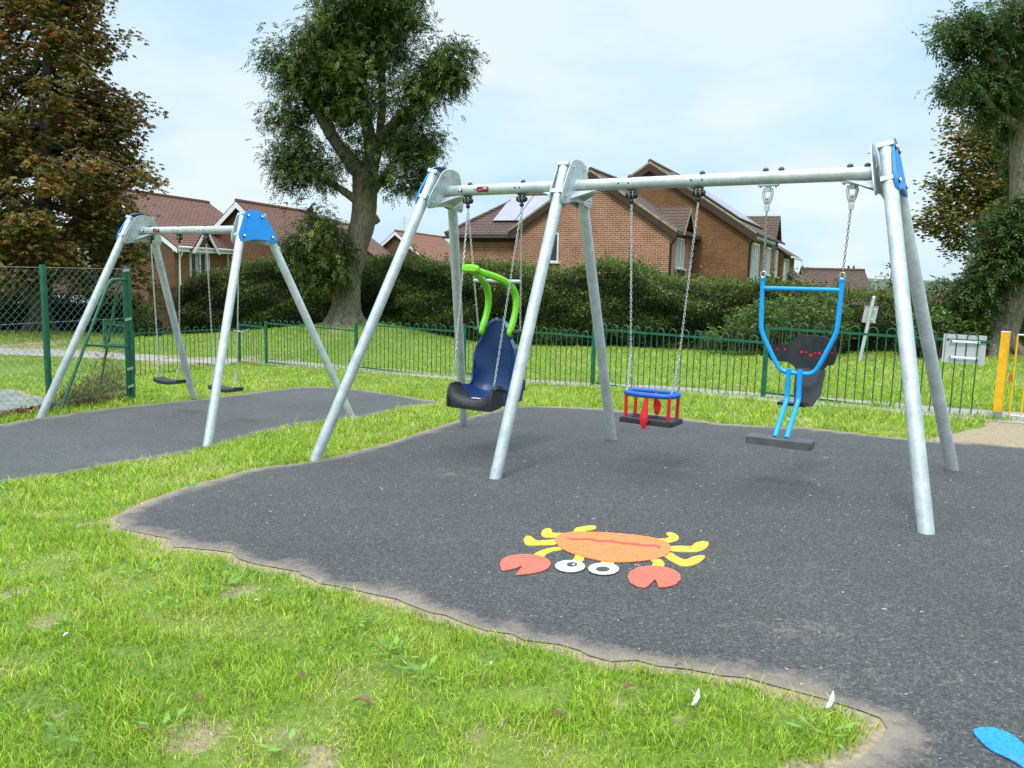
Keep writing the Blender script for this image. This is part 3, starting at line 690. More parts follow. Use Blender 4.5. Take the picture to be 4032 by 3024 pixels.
# ---- moulded high-back seat with green shoulder yoke
def shell():
    sc = -.755; r = thing('moulded_swing', 'navy moulded high-back swing seat with lime green shoulder bar', 'supportive swing', FL(sc, 0, .40))
    prof = [(.335, .385, .215, 0, 0), (.34, .42, .225, .0, .075), (.325, .455, .232, .0, .125), (.285, .470, .235, .0, .135), (.23, .468, .235, 0, .13), (.15, .462, .235, 0, .115), (.06, .458, .235, 0, .105), (-.03, .462, .235, .01, .10), (-.10, .49, .235, .06, .07),
            (-.135, .55, .235, .10, .03), (-.15, .62, .225, .115, 0), (-.155, .70, .205, .105, 0), (-.152, .76, .212, .10, 0), (-.145, .83, .222, .095, 0), (-.137, .89, .215, .08, 0), (-.132, .94, .185, .065, 0), (-.13, .99, .150, .055, 0), (-.128, 1.04, .122, .05, 0), (-.126, 1.085, .105, .045, 0), (-.124, 1.12, .080, .03, 0), (-.122, 1.14, .045, .012, 0), (-.122, 1.146, .01, 0, 0)]
    # resample along the profile
    PR = np.array(prof); tt = np.linspace(0, len(PR) - 1, 64); PR = np.stack([np.interp(tt, np.arange(len(PR)), PR[:, k]) for k in range(5)], 1)
    ks = 17; V = []; us = np.linspace(-1, 1, ks)
    for (pn_, pz, hw, fw, uw) in PR:
        for u in us:
            e = abs(u) ** 3.2; x = u * hw * (1 - .06 * e); V.append(FL(sc + x, pn_ + fw * e, pz + uw * e))
    V = np.array(V); Fc = [(i * ks + k, i * ks + k + 1, (i + 1) * ks + k + 1, (i + 1) * ks + k) for i in range(len(PR) - 1) for k in range(ks - 1)]
    # thickness
    def shellpart(name, rows, mat, th):
        g = MB(); a, z = rows; W_ = V[a * ks:(z + 1) * ks]; m = z - a + 1
        Fq = [(i * ks + k, i * ks + k + 1, (i + 1) * ks + k + 1, (i + 1) * ks + k) for i in range(m - 1) for k in range(ks - 1)]
        N_ = np.zeros_like(W_)
        for f in Fq:
            nn = np.cross(W_[f[1]] - W_[f[0]], W_[f[3]] - W_[f[0]])
            for q in f: N_[q] += nn
        N_ = N_ / (np.linalg.norm(N_, axis=1, keepdims=True) + 1e-12)
        ref = FL(sc, .25, .95); sgn = np.sign(((ref - W_.mean(0)) @ N_.mean(0))); N_ *= sgn
        bot = W_ - N_ * th; nv = len(W_); Fa = [f if sgn > 0 else f[::-1] for f in Fq]; Fb = [tuple(q + nv for q in f[::-1]) for f in Fa]
        edge = []
        loop = list(range(ks)) + [i * ks + ks - 1 for i in range(1, m)] + list(range(m * ks - 2, (m - 1) * ks - 1, -1)) + [i * ks for i in range(m - 2, 0, -1)]
        for i in range(len(loop)):
            p, q = loop[i], loop[(i + 1) % len(loop)]; edge.append((p, p + nv, q + nv, q))
        g.add(np.vstack([W_, bot]), Fa + Fb + edge); return g.build(name, mat, r, angle=55)
    sp = 16
    shellpart('seat_shell', (sp, 63), NAVY, .03)
    shellpart('front_lip', (0, sp), BLACKR, .032)
    for sx in (-1, 1):
        g = MB(); pl = [(.345, .39), (.35, .47), (.335, .55), (.295, .595), (.24, .605), (.16, .59), (.16, .42), (.22, .40)]
        g.prism([FL(sc + sx * .212, y, z) for y, z in pl], b * sx * .022); g.build('lip_side', BLACKR, r, angle=50)
    # outer flank of the shell, closing seat side to backrest
    for sx in (-1, 1):
        g = MB(); pl = [(.17, .42), (.12, .41), (-.05, .41), (-.17, .43), (-.20, .55), (-.20, .75), (-.185, .92), (-.12, .90), (-.06, .84), (-.045, .72), (-.03, .60), (.02, .555), (.10, .56), (.17, .585)]
        g.prism([FL(sc + sx * .216, y, z) for y, z in pl], b * sx * .016); g.build('seat_side', NAVY, r, angle=50)
    g = MB(); g.box(FL(sc + .03, -.215, .52), (.30, .07, .20), (b, n, up), .02); g.box(FL(sc + .19, -.20, .56), (.05, .10, .10), (b, n, up)); g.build('rear_support', BLACKP, r)
    g = MB(); g.box(FL(sc + .02, .255, .479), (.085, .035, .002), (b, n, nrm(up + n * .1))); g.build('label_sticker', STICK, r)
    for sx in (-1, 1):
        path = np.array([(.150, -.07, 1.045), (.150, -.085, 1.085), (.150, -.125, 1.16), (.150, -.165, 1.26), (.148, -.165, 1.36), (.138, -.115, 1.44), (.115, -.02, 1.50), (.082, .09, 1.535), (.05, .20, 1.56), (.03, .29, 1.585), (.022, .325, 1.595)])
        rad = [.030, .036, .033, .034, .035, .036, .035, .034, .033, .031, .024]
        # smooth
        q = np.linspace(0, len(path) - 1, 41); pp = np.stack([np.interp(q, np.arange(len(path)), path[:, k]) for k in range(3)], 1); rr = np.interp(q, np.arange(len(path)), rad)
        for _ in range(3): pp[1:-1] = (pp[:-2] + 2 * pp[1:-1] + pp[2:]) / 4
        g = MB(); g.tube([FL(sc + sx * x, y, z) for x, y, z in pp], rr, 8, sx=.82, up=b); g.ball(FL(sc + sx * .150, -.07, 1.045), .042, 12, 8, (1, .62, 1), np.array([n, b, up])); g.build('shoulder_arm', LIME, r, angle=35)
        g = MB(); g.tube([FL(sc + sx * .150, -.046, 1.045), FL(sc + sx * .150, -.038, 1.045)], .016, 8); g.build('pivot_bolt', BLACKP, r)
        g = MB(); g.tube([FL(sc + sx * .185, -.08, 1.045), FL(sc + sx * .245, -.08, 1.045)], [.027, .022], 12); g.build('pivot_grip', BLACKP, r)
    g = MB(); g.tube([FL(sc - .085, .335, 1.60), FL(sc - .06, .335, 1.60), FL(sc, .325, 1.598), FL(sc + .05, .325, 1.595), FL(sc + .07, .325, 1.594)], [.026, .035, .036, .033, .02], 6, up=up); g.build('latch_bar', LIME, r, angle=20)
    g = MB(); g.tube([FL(sc - .085, .335, 1.60), FL(sc - .089, .335, 1.60)], .013, 10); g.build('keyhole', BLACKP, r)
    tops = []
    for s, e in ((-1.035, -1), (-.475, 1)):
        q = hanger_round(FL(s, 0, zb - .0475), b, n, r); mb = MB(); chain(q, FL(sc + e * .215, .275, .60), mb); mb.build('chain', CHAIN, r)
        bp = FL(sc + e * .225, -.12, 1.07); mb = MB(); chain(q, bp, mb); mb.build('chain', CHAIN, r); tops.append(q + (bp - q) * .60)
    g = MB(); g.tube([tops[0] + b * .0, tops[1]], .0165, 10); g.build('spreader_bar', GALV, r)
shell()
# ---- face-to-face swing: blue tube frame, adult seat below, black toddler bucket behind
def facing():
    r = thing('face_to_face_swing', 'bright blue tube swing for parent and child with black bucket seat', 'parent and child swing', FL(1.87, 0, .40))
    cl, cr_ = 1.605, 2.150
    prof = [(cl, 1.57), (cl, 1.45), (cl + .008, 1.22), (cl + .02, 1.165), (cl + .135, .955), (cl + .165, .915), (cl + .215, .895), (cl + .33, .895), (cr_ - .165, .897), (cr_ - .125, .925), (cr_ - .022, 1.17), (cr_ - .008, 1.22), (cr_, 1.45), (cr_, 1.57)]
    p = np.array(prof); q = np.linspace(0, len(p) - 1, 80); pp = np.stack([np.interp(q, np.arange(len(p)), p[:, k]) for k in range(2)], 1)
    for _ in range(4): pp[1:-1] = (pp[:-2] + 2 * pp[1:-1] + pp[2:]) / 4
    g = MB(); g.tube([FL(s, 0, z) for s, z in pp], .0165, 12, up=n)
    for s in (cl, cr_): g.tube([FL(s, 0, 1.555), FL(s, 0, 1.56), FL(s, 0, 1.575), FL(s, 0, 1.58)], [.018, .021, .021, .014], 12)
    g.build('hoop_frame', BLUET, r)
    g = MB(); g.tube([FL(cl, 0, 1.50), FL(cr_, 0, 1.50)], .0155, 12); g.build('top_bar', BLUET, r)
    for s in (1.835, 1.915):
        path = np.array([(s, .012, .925), (s, .012, .80), (s + .004, .015, .71), (s + .0, .05, .66), (s - .01, .20, .50), (s - .012, .235, .455)])
        q = np.linspace(0, 5, 31); pq = np.stack([np.interp(q, np.arange(6), path[:, k]) for k in range(3)], 1)
        for _ in range(2): pq[1:-1] = (pq[:-2] + 2 * pq[1:-1] + pq[2:]) / 4
        g = MB(); g.tube([FL(*k) for k in pq], .0185, 12); g.build('seat_post', BLUET, r)
    g = MB(); pl = quad_round([(-.225, -.05), (.225, -.05), (.225, .12), (-.225, .12)], .03)
    g.prism([FL(1.865 + x, .23 + y, .405) for x, y in pl], up * .048); g.prism([FL(1.865 + x * .97, .23 + y * .97, .453) for x, y in pl], up * .004); g.build('adult_seat', GREYSEAT, r)
    # bucket: winged backrest and tapering body
    B_ = [(-.225, 1.055), (-.215, 1.075), (-.09, 1.105), (-.06, 1.15), (-.035, 1.165), (.14, 1.165), (.175, 1.155), (.20, 1.11), (.245, 1.085), (.255, 1.06), (.235, .97), (.175, .955), (.15, .90), (.10, .86), (-.02, .86), (-.055, .93), (-.10, .96), (-.21, .965), (-.235, 1.0)]
    off = -.14; g = MB(); K = len(B_)
    def wr(x, z, o): return FL(1.895 + x, off + 1.6 * x * x - o, z)
    tx, tz = zip(*B_[:10]); bx_, bz_ = zip(*B_[9:][::-1]); xs_ = np.linspace(-.232, .252, 41); V = []
    for x in xs_:
        zt, zb2 = np.interp(x, tx, tz), np.interp(x, bx_, bz_)
        if x > .235: zt, zb2 = min(zt, 1.05), max(zb2, .985)
        V += [wr(x, zt, 0), wr(x, zb2, 0), wr(x, zb2, .022), wr(x, zt, .022)]
    m = len(xs_); g.add(V, [(i * 4 + k, i * 4 + (k + 1) % 4, i * 4 + 4 + (k + 1) % 4, i * 4 + 4 + k) for i in range(m - 1) for k in range(4)] + [(0, 1, 2, 3), (m * 4 - 1, m * 4 - 2, m * 4 - 3, m * 4 - 4)])
    g.build('winged_backrest', BLACKR, r, angle=30)
    for x, rr in ((-.01, .011), (.022, .007), (.058, .012), (.09, .007), (.12, .011), (-.125, .008), (-.175, .007), (.215, .009), (-.215, .008)):
        z = 1.04 - .018 * (abs(x - .058) < .02) + (0 if abs(x - .05) < .1 else .012); y = off + 1.6 * x * x; g = MB(); g.tube([FL(1.895 + x, y + .000, z), FL(1.895 + x, y + .006, z)], rr, 12); g.build('dot_mark', REDL, r)
    g = MB(); g.prism([FL(1.93 + x, -.10, z) for x, z in ((-.075, .92), (.13, .92), (.105, .74), (.055, .645), (-.06, .645), (-.075, .74))], -n * .075); g.build('bucket_body', GREYSEAT, r, angle=30)
    g = MB(); g.box(FL(1.87, -.03, .665), (.20, .10, .022), (b, n, up)); g.build('bucket_floor', BLACKP, r)
    for s, e in ((1.60, cl), (2.170, cr_)):
        pt = FL(s, 0, zb - .0475); g = MB(); g.box(pt - up * .006, (.145, .055, .010), (b, n, up)); g.box(pt - up * .03, (.036, .03, .045), (b, n, up))
        for x in (-.055, .055): g.tube([pt + b * x - up * .011, pt + b * x - up * .024], .008, 6)
        h = g.build('hanger', GALV, r); g = MB()
        d = nrm(FL(e, 0, 1.6) - pt)
        for sx in (-1, 1): g.tube([pt + b * sx * .026 - up * .028, pt + b * sx * .031 - up * .06, pt + b * sx * .024 - up * .10, pt + b * sx * .012 - up * .145], [.010, .012, .012, .008], 8)
        g.ball(pt - up * .10 + n * .014, .013, 8, 6); g.ball(pt - up * .115, .022, 8, 6, (1, .8, 1.3)); g.build('shackle', GALV, h)
        g = MB(); q = pt - up * .15; g.box(q - up * .02, (.03, .034, .04), (b, n, up)); g.build('link_clamp', GALV, h)
        mb = MB(); chain(q - up * .042, FL(e, 0, 1.615), mb); mb.build('chain', plain_dark, r)
        g = MB(); g.tube([FL(e + .018 * math.cos(t), 0, 1.60 + .022 * math.sin(t)) for t in np.linspace(0, 2 * math.pi, 13)[:-1]], .005, 6, closed=True, up=n); g.build('end_ring', CHAIN, r)
plain_dark = plain('chain_steel_dull', (.30, .285, .27), .45, .5, .2, 60)
facing()

# ---- the far frame with two flat seats
SAZ = -.5351; SCc = (-3.0071, 9.3164); SS = (0, -2.0304); SZ = -.289
rootS, C0, b, n, zb = swing_frame('smaller galvanised swing frame with one bay, carrying two black flat seats by the mesh fence', *SCc, SAZ, SS, (1, -1), [((817, 1755), (1387, 1648)), ((160, 1644), (762, 1572))], SZ, True, -1.66)
bolt_row(rootS, C0, b, n, zb, (-1.82, -1.33, -1.25, -.86, -.78, -.12), (-1.84, -1.28, -.79, -.23), (-1.92,))
def flat_seat(sl, sr, label):
    sc = (sl + sr) / 2; r = thing('flat_swing', label, 'swing seat', FL(sc, 0, .10)); hw = .225
    g = MB(); V = []; m = 13; cs = [(-.085, 0), (-.075, .012), (.075, .012), (.085, 0), (.085, -.035), (-.085, -.035)]
    for i in range(m):
        u = -1 + 2 * i / (m - 1); dip = -.022 * (1 - u * u) * 1.0; wd = 1 - .14 * u ** 6
        for y, z in cs: V.append(FL(sc + u * hw, y * wd, .145 + dip + z))
    k = len(cs); Fc = [(i * k + j, i * k + (j + 1) % k, (i + 1) * k + (j + 1) % k, (i + 1) * k + j) for i in range(m - 1) for j in range(k)] + [tuple(range(k)), tuple((m - 1) * k + j for j in range(k))[::-1]]
    g.add(V, Fc); g.build('seat', BLACKR, r, angle=30)
    for s, e in ((sl, -1), (sr, 1)):
        q = hanger_round(FL(s, 0, zb - .0475), b, n, r); mb = MB(); split(q, [FL(sc + e * .195, .062, .16), FL(sc + e * .195, -.062, .16)], .89, mb); mb.build('chain', CHAIN, r)
flat_seat(-1.836, -1.284, 'black flat swing seat on chains, the one nearer the green mesh fence')
flat_seat(-.79, -.225, 'black flat swing seat partly behind the near leg of the left frame')
# ------------------------------------------------------------------ crab and blue spot laid into the rubber
def m_inlay(name, c):
    m, t, b_ = newmat(name); co = geo_pos(t); v = t.nodes.new('ShaderNodeTexVoronoi'); v.inputs['Scale'].default_value = 130; t.links.new(co, v.inputs['Vector'])
    s = t.nodes.new('ShaderNodeSeparateColor'); t.links.new(v.outputs['Color'], s.inputs[0]); f = noise(t, 7, 5, .7, co)
    a = mixc(t, 1.0, c, ramp(t, s.outputs[0], [(0, (.72, .72, .72)), (.5, (1, 1, 1)), (1, (1.15, 1.15, 1.15))]), 'MULTIPLY')
    a = mixc(t, mth(t, 'MULTIPLY', mth(t, 'GREATER_THAN', s.outputs[1], .965), .6), a, (.05, .045, .045))
    a = mixc(t, ramp(t, f, [(.55, (0, 0, 0)), (.8, (.35, .35, .35))]), a, (.22, .18, .15))
    t.links.new(a, b_.inputs['Base Color']); b_.inputs['Roughness'].default_value = .8; bump(t, v.outputs['Distance'], -.4, .004); return m
I_OR, I_RED, I_YEL, I_WHT, I_BLK, I_STR, I_BLU = [m_inlay('inlay_' + n_, c_) for n_, c_ in (('orange', (.74, .20, .055)), ('red', (.66, .12, .075)), ('yellow', (.74, .42, .04)), ('white', (.64, .64, .60)), ('black', (.05, .05, .05)), ('stripe', (.68, .085, .07)), ('blue', (.012, .24, .62)))]
def C_(x, y): return gnd(1900 + x * 1000 / 2212, 2000 + y * 1000 / 2212)
def smooth_px(pts, k=6):
    P = np.array(pts, float); n_ = len(P); o = []
    for i in range(n_):
        p0, p1, p2, p3 = P[i - 1], P[i], P[(i + 1) % n_], P[(i + 2) % n_]
        for q in range(k):
            t = q / k; o.append(.5 * ((2 * p1) + (-p0 + p2) * t + (2 * p0 - 5 * p1 + 4 * p2 - p3) * t * t + (-p0 + 3 * p1 - 3 * p2 + p3) * t ** 3))
    return o
def slab(name, px, mat, parent, lift, conv=C_, sm=True, th=.004):
    lift -= .0065
    pts = smooth_px(px) if sm else px
    P = np.array([conv(*p) for p in pts]); P[:, 2] += lift; n_ = len(P)
    vs, es, fs, *_ = delaunay_2d_cdt([Vector((p[0], p[1])) for p in P], [(i, (i + 1) % n_) for i in range(n_)], [], 1, 1e-7)
    V = np.array([(v.x, v.y) for v in vs]); Z = zg(V[:, 0], V[:, 1]) + lift
    g = MB(); T = []
    for f in fs:
        a, b1, c = [V[i] for i in f[:3]]; T.append(tuple(f) if (b1[0] - a[0]) * (c[1] - a[1]) - (b1[1] - a[1]) * (c[0] - a[0]) > 0 else tuple(f)[::-1])
    g.add(np.c_[V, Z], T); m = len(V); g.add(np.vstack([P, P - [0, 0, th]]), [(i, (i + 1) % n_, n_ + (i + 1) % n_, n_ + i) for i in range(n_)])
    return g.build(name, mat, parent, smooth=False)
def ell(cx, cy, rx, ry, rot=0, k=36):
    c, s = math.cos(rot), math.sin(rot); return [(cx + rx * math.cos(t) * c - ry * math.sin(t) * s, cy + rx * math.cos(t) * s + ry * math.sin(t) * c) for t in np.linspace(0, 2 * math.pi, k + 1)[:-1]]
cp = gnd(2300, 2270); crab = thing('crab_graphic', 'orange crab design with yellow legs and round eyes laid into dark rubber', 'ground graphic', cp)
legs = [[(700, 232), (612, 226), (604, 205), (590, 189), (560, 188), (525, 205), (512, 238), (530, 262), (600, 270), (700, 272)], [(640, 288), (540, 292), (470, 293), (445, 275), (420, 258), (385, 254), (362, 280), (365, 315), (400, 337), (480, 336), (640, 328)],
        [(690, 350), (610, 356), (540, 372), (480, 395), (445, 422), (530, 437), (560, 410), (620, 388), (690, 375)], [(800, 235), (795, 205), (815, 184), (870, 172), (940, 163), (985, 170), (985, 190), (940, 205), (895, 213), (910, 238)],
        [(1500, 285), (1600, 274), (1622, 258), (1600, 240), (1612, 224), (1655, 228), (1700, 252), (1708, 280), (1675, 302), (1590, 320), (1540, 316)], [(1630, 348), (1740, 342), (1815, 345), (1850, 318), (1900, 303), (1955, 303), (1968, 325), (1945, 362), (1890, 388), (1800, 396), (1640, 384)],
        [(1640, 402), (1690, 432), (1750, 460), (1790, 456), (1840, 434), (1905, 426), (1938, 434), (1910, 470), (1860, 500), (1800, 517), (1730, 516), (1670, 490), (1580, 430)], [(820, 415), (800, 445), (776, 485), (850, 495), (885, 440)], [(1045, 470), (1038, 515), (1130, 515), (1140, 475)], [(1450, 462), (1485, 485), (1480, 522), (1570, 528), (1582, 492), (1555, 465), (1500, 452)]]
for i, l in enumerate(legs): slab('eye_stalk' if i in (7, 8) else ('claw_arm' if i in (2, 9) else 'leg'), l, I_YEL, crab, .0145 + .0001 * i)
slab('body', [(632, 290), (650, 262), (700, 238), (800, 224), (1000, 226), (1250, 243), (1450, 268), (1580, 305), (1632, 345), (1630, 395), (1590, 432), (1480, 465), (1350, 482), (1200, 490), (1050, 480), (900, 448), (760, 404), (670, 355)], I_OR, crab, .0185)
slab('stripe', [(735, 275), (770, 283), (830, 288), (930, 282), (975, 293), (1035, 304), (1110, 297), (1160, 306), (1240, 322), (1330, 326), (1410, 341), (1510, 338), (1552, 362), (1540, 370), (1500, 352), (1400, 355), (1330, 341), (1230, 335), (1150, 321), (1100, 312), (1030, 318), (960, 306), (925, 296), (830, 300), (770, 294)], I_STR, crab, .0215, sm=False)
slab('claw', [(150, 510), (165, 470), (230, 435), (330, 420), (420, 420), (510, 438), (575, 468), (596, 500), (575, 540), (520, 570), (420, 592), (295, 602), (293, 596), (330, 545), (345, 527), (335, 527), (270, 548), (180, 568), (162, 555)], I_RED, crab, .0186, sm=False)
slab('claw', [(1262, 615), (1285, 570), (1350, 538), (1450, 522), (1560, 526), (1660, 552), (1718, 595), (1724, 640), (1690, 680), (1620, 706), (1545, 712), (1532, 705), (1513, 655), (1503, 642), (1490, 650), (1440, 700), (1410, 716), (1350, 706), (1285, 670)], I_RED, crab, .0187, sm=False)
for cx_, cy_, rx_, ry_, px_, py_, prx, pry in ((762, 529, 130, 51, 778, 519, 45, 18), (1054, 552, 134, 51, 1046, 560, 59, 20)):
    ey = slab('eye', ell(cx_, cy_, rx_, ry_, .02), I_WHT, crab, .0215, sm=False); slab('pupil', ell(px_, py_, prx, pry), I_BLK, ey, .0245, sm=False)
for (x_, y_) in ((792, 524),): slab('eye_glint', ell(x_, y_, 12, 6, k=14), I_WHT, crab, .0265, sm=False)
sp_ = slab('blue_ground_spot', [(3832, 2888), (3850, 2880), (3885, 2876), (3930, 2884), (3990, 2910), (4050, 2965), (4110, 3030), (4140, 3080), (4120, 3100), (4060, 3060), (3990, 3010), (3900, 2965), (3845, 2915)], I_BLU, None, .0185, conv=lambda x, y: gnd(x, y)); tag(sp_, 'speckled blue oval laid into the dark rubber surface', 'ground graphic')

# ------------------------------------------------------------------ bow-top railings, gate, mesh fence
FD = nrm(np.array([5.66 + 6.75, 9.35 - 19.8])); FN = np.array([-FD[1], FD[0]])   # along the run towards the gate; FN points outwards
if FN[1] < 0: FN = -FN
UP = np.array([0, 0, 1.])
def railing_panel(p0, p1, z0, hgt, parent, ends=(.05, .05), pitch=.229):
    d = np.array([p1[0] - p0[0], p1[1] - p0[1], 0]); l = np.linalg.norm(d); d = d / l; nn = np.array([-d[1], d[0], 0]); g = MB(); p = np.array([p0[0], p0[1], 0])
    zr, zb_ = z0 + hgt - .10, z0 + .06
    for z in (zr, zb_): g.box(p + d * l / 2 + UP * z, (l - .06, .012, .032) if z == zr else (l - .06, .010, .03), (d, nn, UP))
    k = int((l - .14) / pitch); o = (l - k * pitch) / 2 + pitch / 2
    for i in range(k):
        c = o + i * pitch; r = .060; path = [p + d * (c - r) + UP * (z0 + .045)] + [p + d * (c - r * math.cos(t)) + UP * (zr + .035 + r * math.sin(t)) for t in np.linspace(0, math.pi, 11)] + [p + d * (c + r) + UP * (z0 + .045)]
        g.tube(path, .0075, 7, up=nn)
    return g.build('railing_panel', GREENB, parent)
FPOST = [(5.66, 9.35, .04), (3.565, 11.3, -.06), (1.365, 13.55, -.27), (-.95, 15.65, -.41), (-3.365, 17.2, -.52), (-5.85, 19.0, -.66), (-6.76, 19.8, -.76)]
rail = thing('bow_top_railing', 'dark green bow-top metal railing stepping down across the lawn behind the swings', 'railing', (1.365, 13.55, -.27))
for i in range(6):
    (xa, ya, za), (xb, yb, zb_) = FPOST[i], FPOST[i + 1]; base = zb_ if i < 5 else zb_
    zz = za * .0 + zb_ + (.025 if i else .0)
    # each panel hangs level from the top of its left post
    if i == 0: zz = .0 - .045
    railing_panel((xb, yb), (xa, ya), (FPOST[i + 1][2]), 1.075, rail)
for i, (x, y, z) in enumerate(FPOST[1:]):
    g = MB(); g.box((x, y, z + .47), (.055, .055, 1.10), ((FD[0], FD[1], 0), (FN[0], FN[1], 0), UP)); g.build('post', GREENF, rail)
# short return towards the court
rl = thing('bow_top_railing', 'short level run of green bow-top railing between the mesh fence and the corner post', 'railing', (-7.6, 18.5, -.8))
railing_panel((-8.28, 17.45), (-6.80, 19.74), -.86, 1.075, rl, pitch=.229)
for x, y, z in ((-8.28, 17.45, -.86),):
    g = MB(); g.box((x, y, z + .47), (.06, .06, 1.15), ((.5, .8, 0), (-.8, .5, 0), UP)); g.build('post', GREENF, rl)
r2 = thing('bow_top_railing', 'far piece of green bow-top railing seen through the wire mesh behind the corner post', 'railing', (-10.2, 21, -.9))
qa, qb = at(415, 1400, 21.6), at(512, 1400, 20.6)
railing_panel(qa[:2], qb[:2], -.92, 1.06, r2)
g = MB(); g.box((qa[0], qa[1], -.42), (.06, .06, 1.1), ((.5, .8, 0), (-.8, .5, 0), UP)); g.build('post', GREENF, r2)
# a loose chain tied round the corner post
g = MB(); pz = np.array([-6.7, 19.72, 0.05]); chain(pz + (-.16, 0, .02), pz + (.05, -.06, .0), g, .05, .07, .045, .008); chain(pz + (.05, -.06, .0), pz + (.22, .02, .06), g, .05, .07, .045, .008); chain(pz + (.05, -.06, 0), pz + (.07, -.07, -.18), g, .05, .07, .045, .008)
tag(g.build('tied_chain', CHAIN), 'loose steel chain knotted round the corner post of the green railing', 'chain')

d3 = np.array([FD[0], FD[1], 0]); n3 = np.array([FN[0], FN[1], 0])
gate = thing('pedestrian_gate', 'chipped yellow metal gate with thick yellow post beside the notice back', 'gate', (5.70, 9.32, .02))
g = MB(); g.box((5.70, 9.32, .58), (.085, .085, .93), (d3, n3, UP)); g.build('gate_post', YELP, gate)
g = MB(); g.box((5.70, 9.32, .06), (.083, .083, .14), (d3, n3, UP)); g.build('post_foot', CONCP, gate)
g = MB(); g.box((5.70, 9.32, 1.048), (.088, .088, .008), (d3, n3, UP)); g.build('post_cap', STICK, gate)
gl = np.array([5.70, 9.32, 0]) + d3 * .12
lf = MB(); lf.tube([gl + UP * .09, gl + UP * 1.02], .011, 8)
for k in range(1, 9): lf.tube([gl + d3 * (.115 * k) + UP * .09, gl + d3 * (.115 * k) + UP * 1.0], .009, 7)
for k in range(4):
    c = gl + d3 * (.1725 + .23 * k); lf.tube([c + d3 * (-.0575 * math.cos(t)) + UP * (1.02 + .07 * math.sin(t)) for t in np.linspace(0, math.pi, 11)], .009, 7, up=n3)
gf = lf.build('gate_bars', YELP, gate); g = MB(); g.tube([gl + UP * 1.02, gl + d3 * 1.05 + UP * 1.02], .011, 8); g.tube([gl + UP * .085, gl + d3 * 1.05 + UP * .085], .011, 8); g.build('gate_rail', GALV, gate)
g = MB(); g.box(gl - d3 * .025 + UP * .52 - n3 * .01, (.035, .05, .085), (d3, n3, UP)); g.build('latch', plain('rusty_latch', (.42, .14, .02), .6), gate)
# back of a notice strapped to the railing
nb_ = thing('notice_board', 'blank grey back of a notice strapped to the green railing by the yellow gate', 'notice', (5.2, 9.8, .65))
def onrail(t, o, z): return np.array([5.66, 9.35, 0]) - d3 * t + n3 * o + UP * z
pl = quad_round([(.14, .64), (.60, .64), (.60, .985), (.14, .985)], .012, 3)
g = MB(); g.prism([onrail(t, .022, z) for t, z in pl], n3 * .004); g.build('board', BOARDG, nb_)
for z in (.905, .715):
    g = MB(); g.box(onrail(.36, -.014, z), (.325, .006, .028), (d3, n3, UP)); sb = g.build('fixing_strap', STICK, nb_)
    for t in (.215, .505):
        g = MB(); g.tube([onrail(t, -.028, z), onrail(t, .02, z)], .010, 8); g.build('fixing_bolt', BLACKP, sb)
# wire mesh fence round the court
mf = thing('mesh_fence', 'green chain-link fence with braced corner post round the sports court', 'mesh fence', (-5.42, 11.35, -.3))
m0, m1 = np.array([-5.42, 11.35]), np.array([-6.35, 8.9]); md = nrm(m1 - m0); mn_ = np.array([md[1], -md[0]]); mn_ = mn_ if mn_[0] > 0 else -mn_
MD, MN = np.array([*md, 0]), np.array([*mn_, 0]); ZF, TOP = -.30, 1.53
def MF(t, o, z): return np.array([m0[0], m0[1], 0]) + MD * t + MN * o + UP * z
g = MB(); g.box(MF(0, 0, .625), (.062, .062, 1.88), (MD, MN, UP)); g.build('corner_post', GREENF, mf)
for t in (1.32, 3.9):
    g = MB(); g.box(MF(t, 0, .62), (.055, .055, 1.86), (MD, MN, UP)); g.build('post', GREENF, mf)
g = MB(); g.box(MF(.075, 0, .62), (.028, .028, 1.80), (MD, MN, UP)); sb = g.build('stretcher_bar', GREENF, mf)
for z in (1.50, .82, .12, -.13):
    g = MB(); g.box(MF(.045, .03, z), (.10, .012, .035), (nrm(MD + UP * -.15), MN, UP)); g.build('clamp', CHAIN, sb)
def brace(a, e, corner, r=.021):
    g = MB(); p = [a, a + (corner - a) * .78, a + (corner - a) * .93 + (e - corner) * .01, corner + (e - corner) * .06, corner + (e - corner) * .14, e]; g.tube(p, r, 12); return g.build('brace', GREENF, mf)
ft = gnd(232, 1622); brace(MF(.02, .0, 1.37), ft - UP * .03, np.array([*(m0 + md * .33), 1.37]) + MN * .02)
e2 = at(395, 1515, 12.6); cb2 = at(468, 1112, 11.9); brace(MF(0, -.02, 1.36), e2, cb2, .02)
fm = ft + (np.array([*(m0 + md * .33), 1.37]) - ft) * .49
g = MB(); g.tube([MF(0, 0, .42), fm], .016, 8); m2 = e2 + (cb2 - e2) * .42; g.tube([MF(0, 0, .45), m2], .016, 8); g.build('brace_rail', GREENF, mf)
g = MB()
for z in (1.515, .83, -.2): g.tube([MF(.02, .0, z), MF(4.4, .0, z - .01)], .0022, 4)
g.build('line_wire', plain('line_wire', (.36, .38, .38), .4, .4), mf)
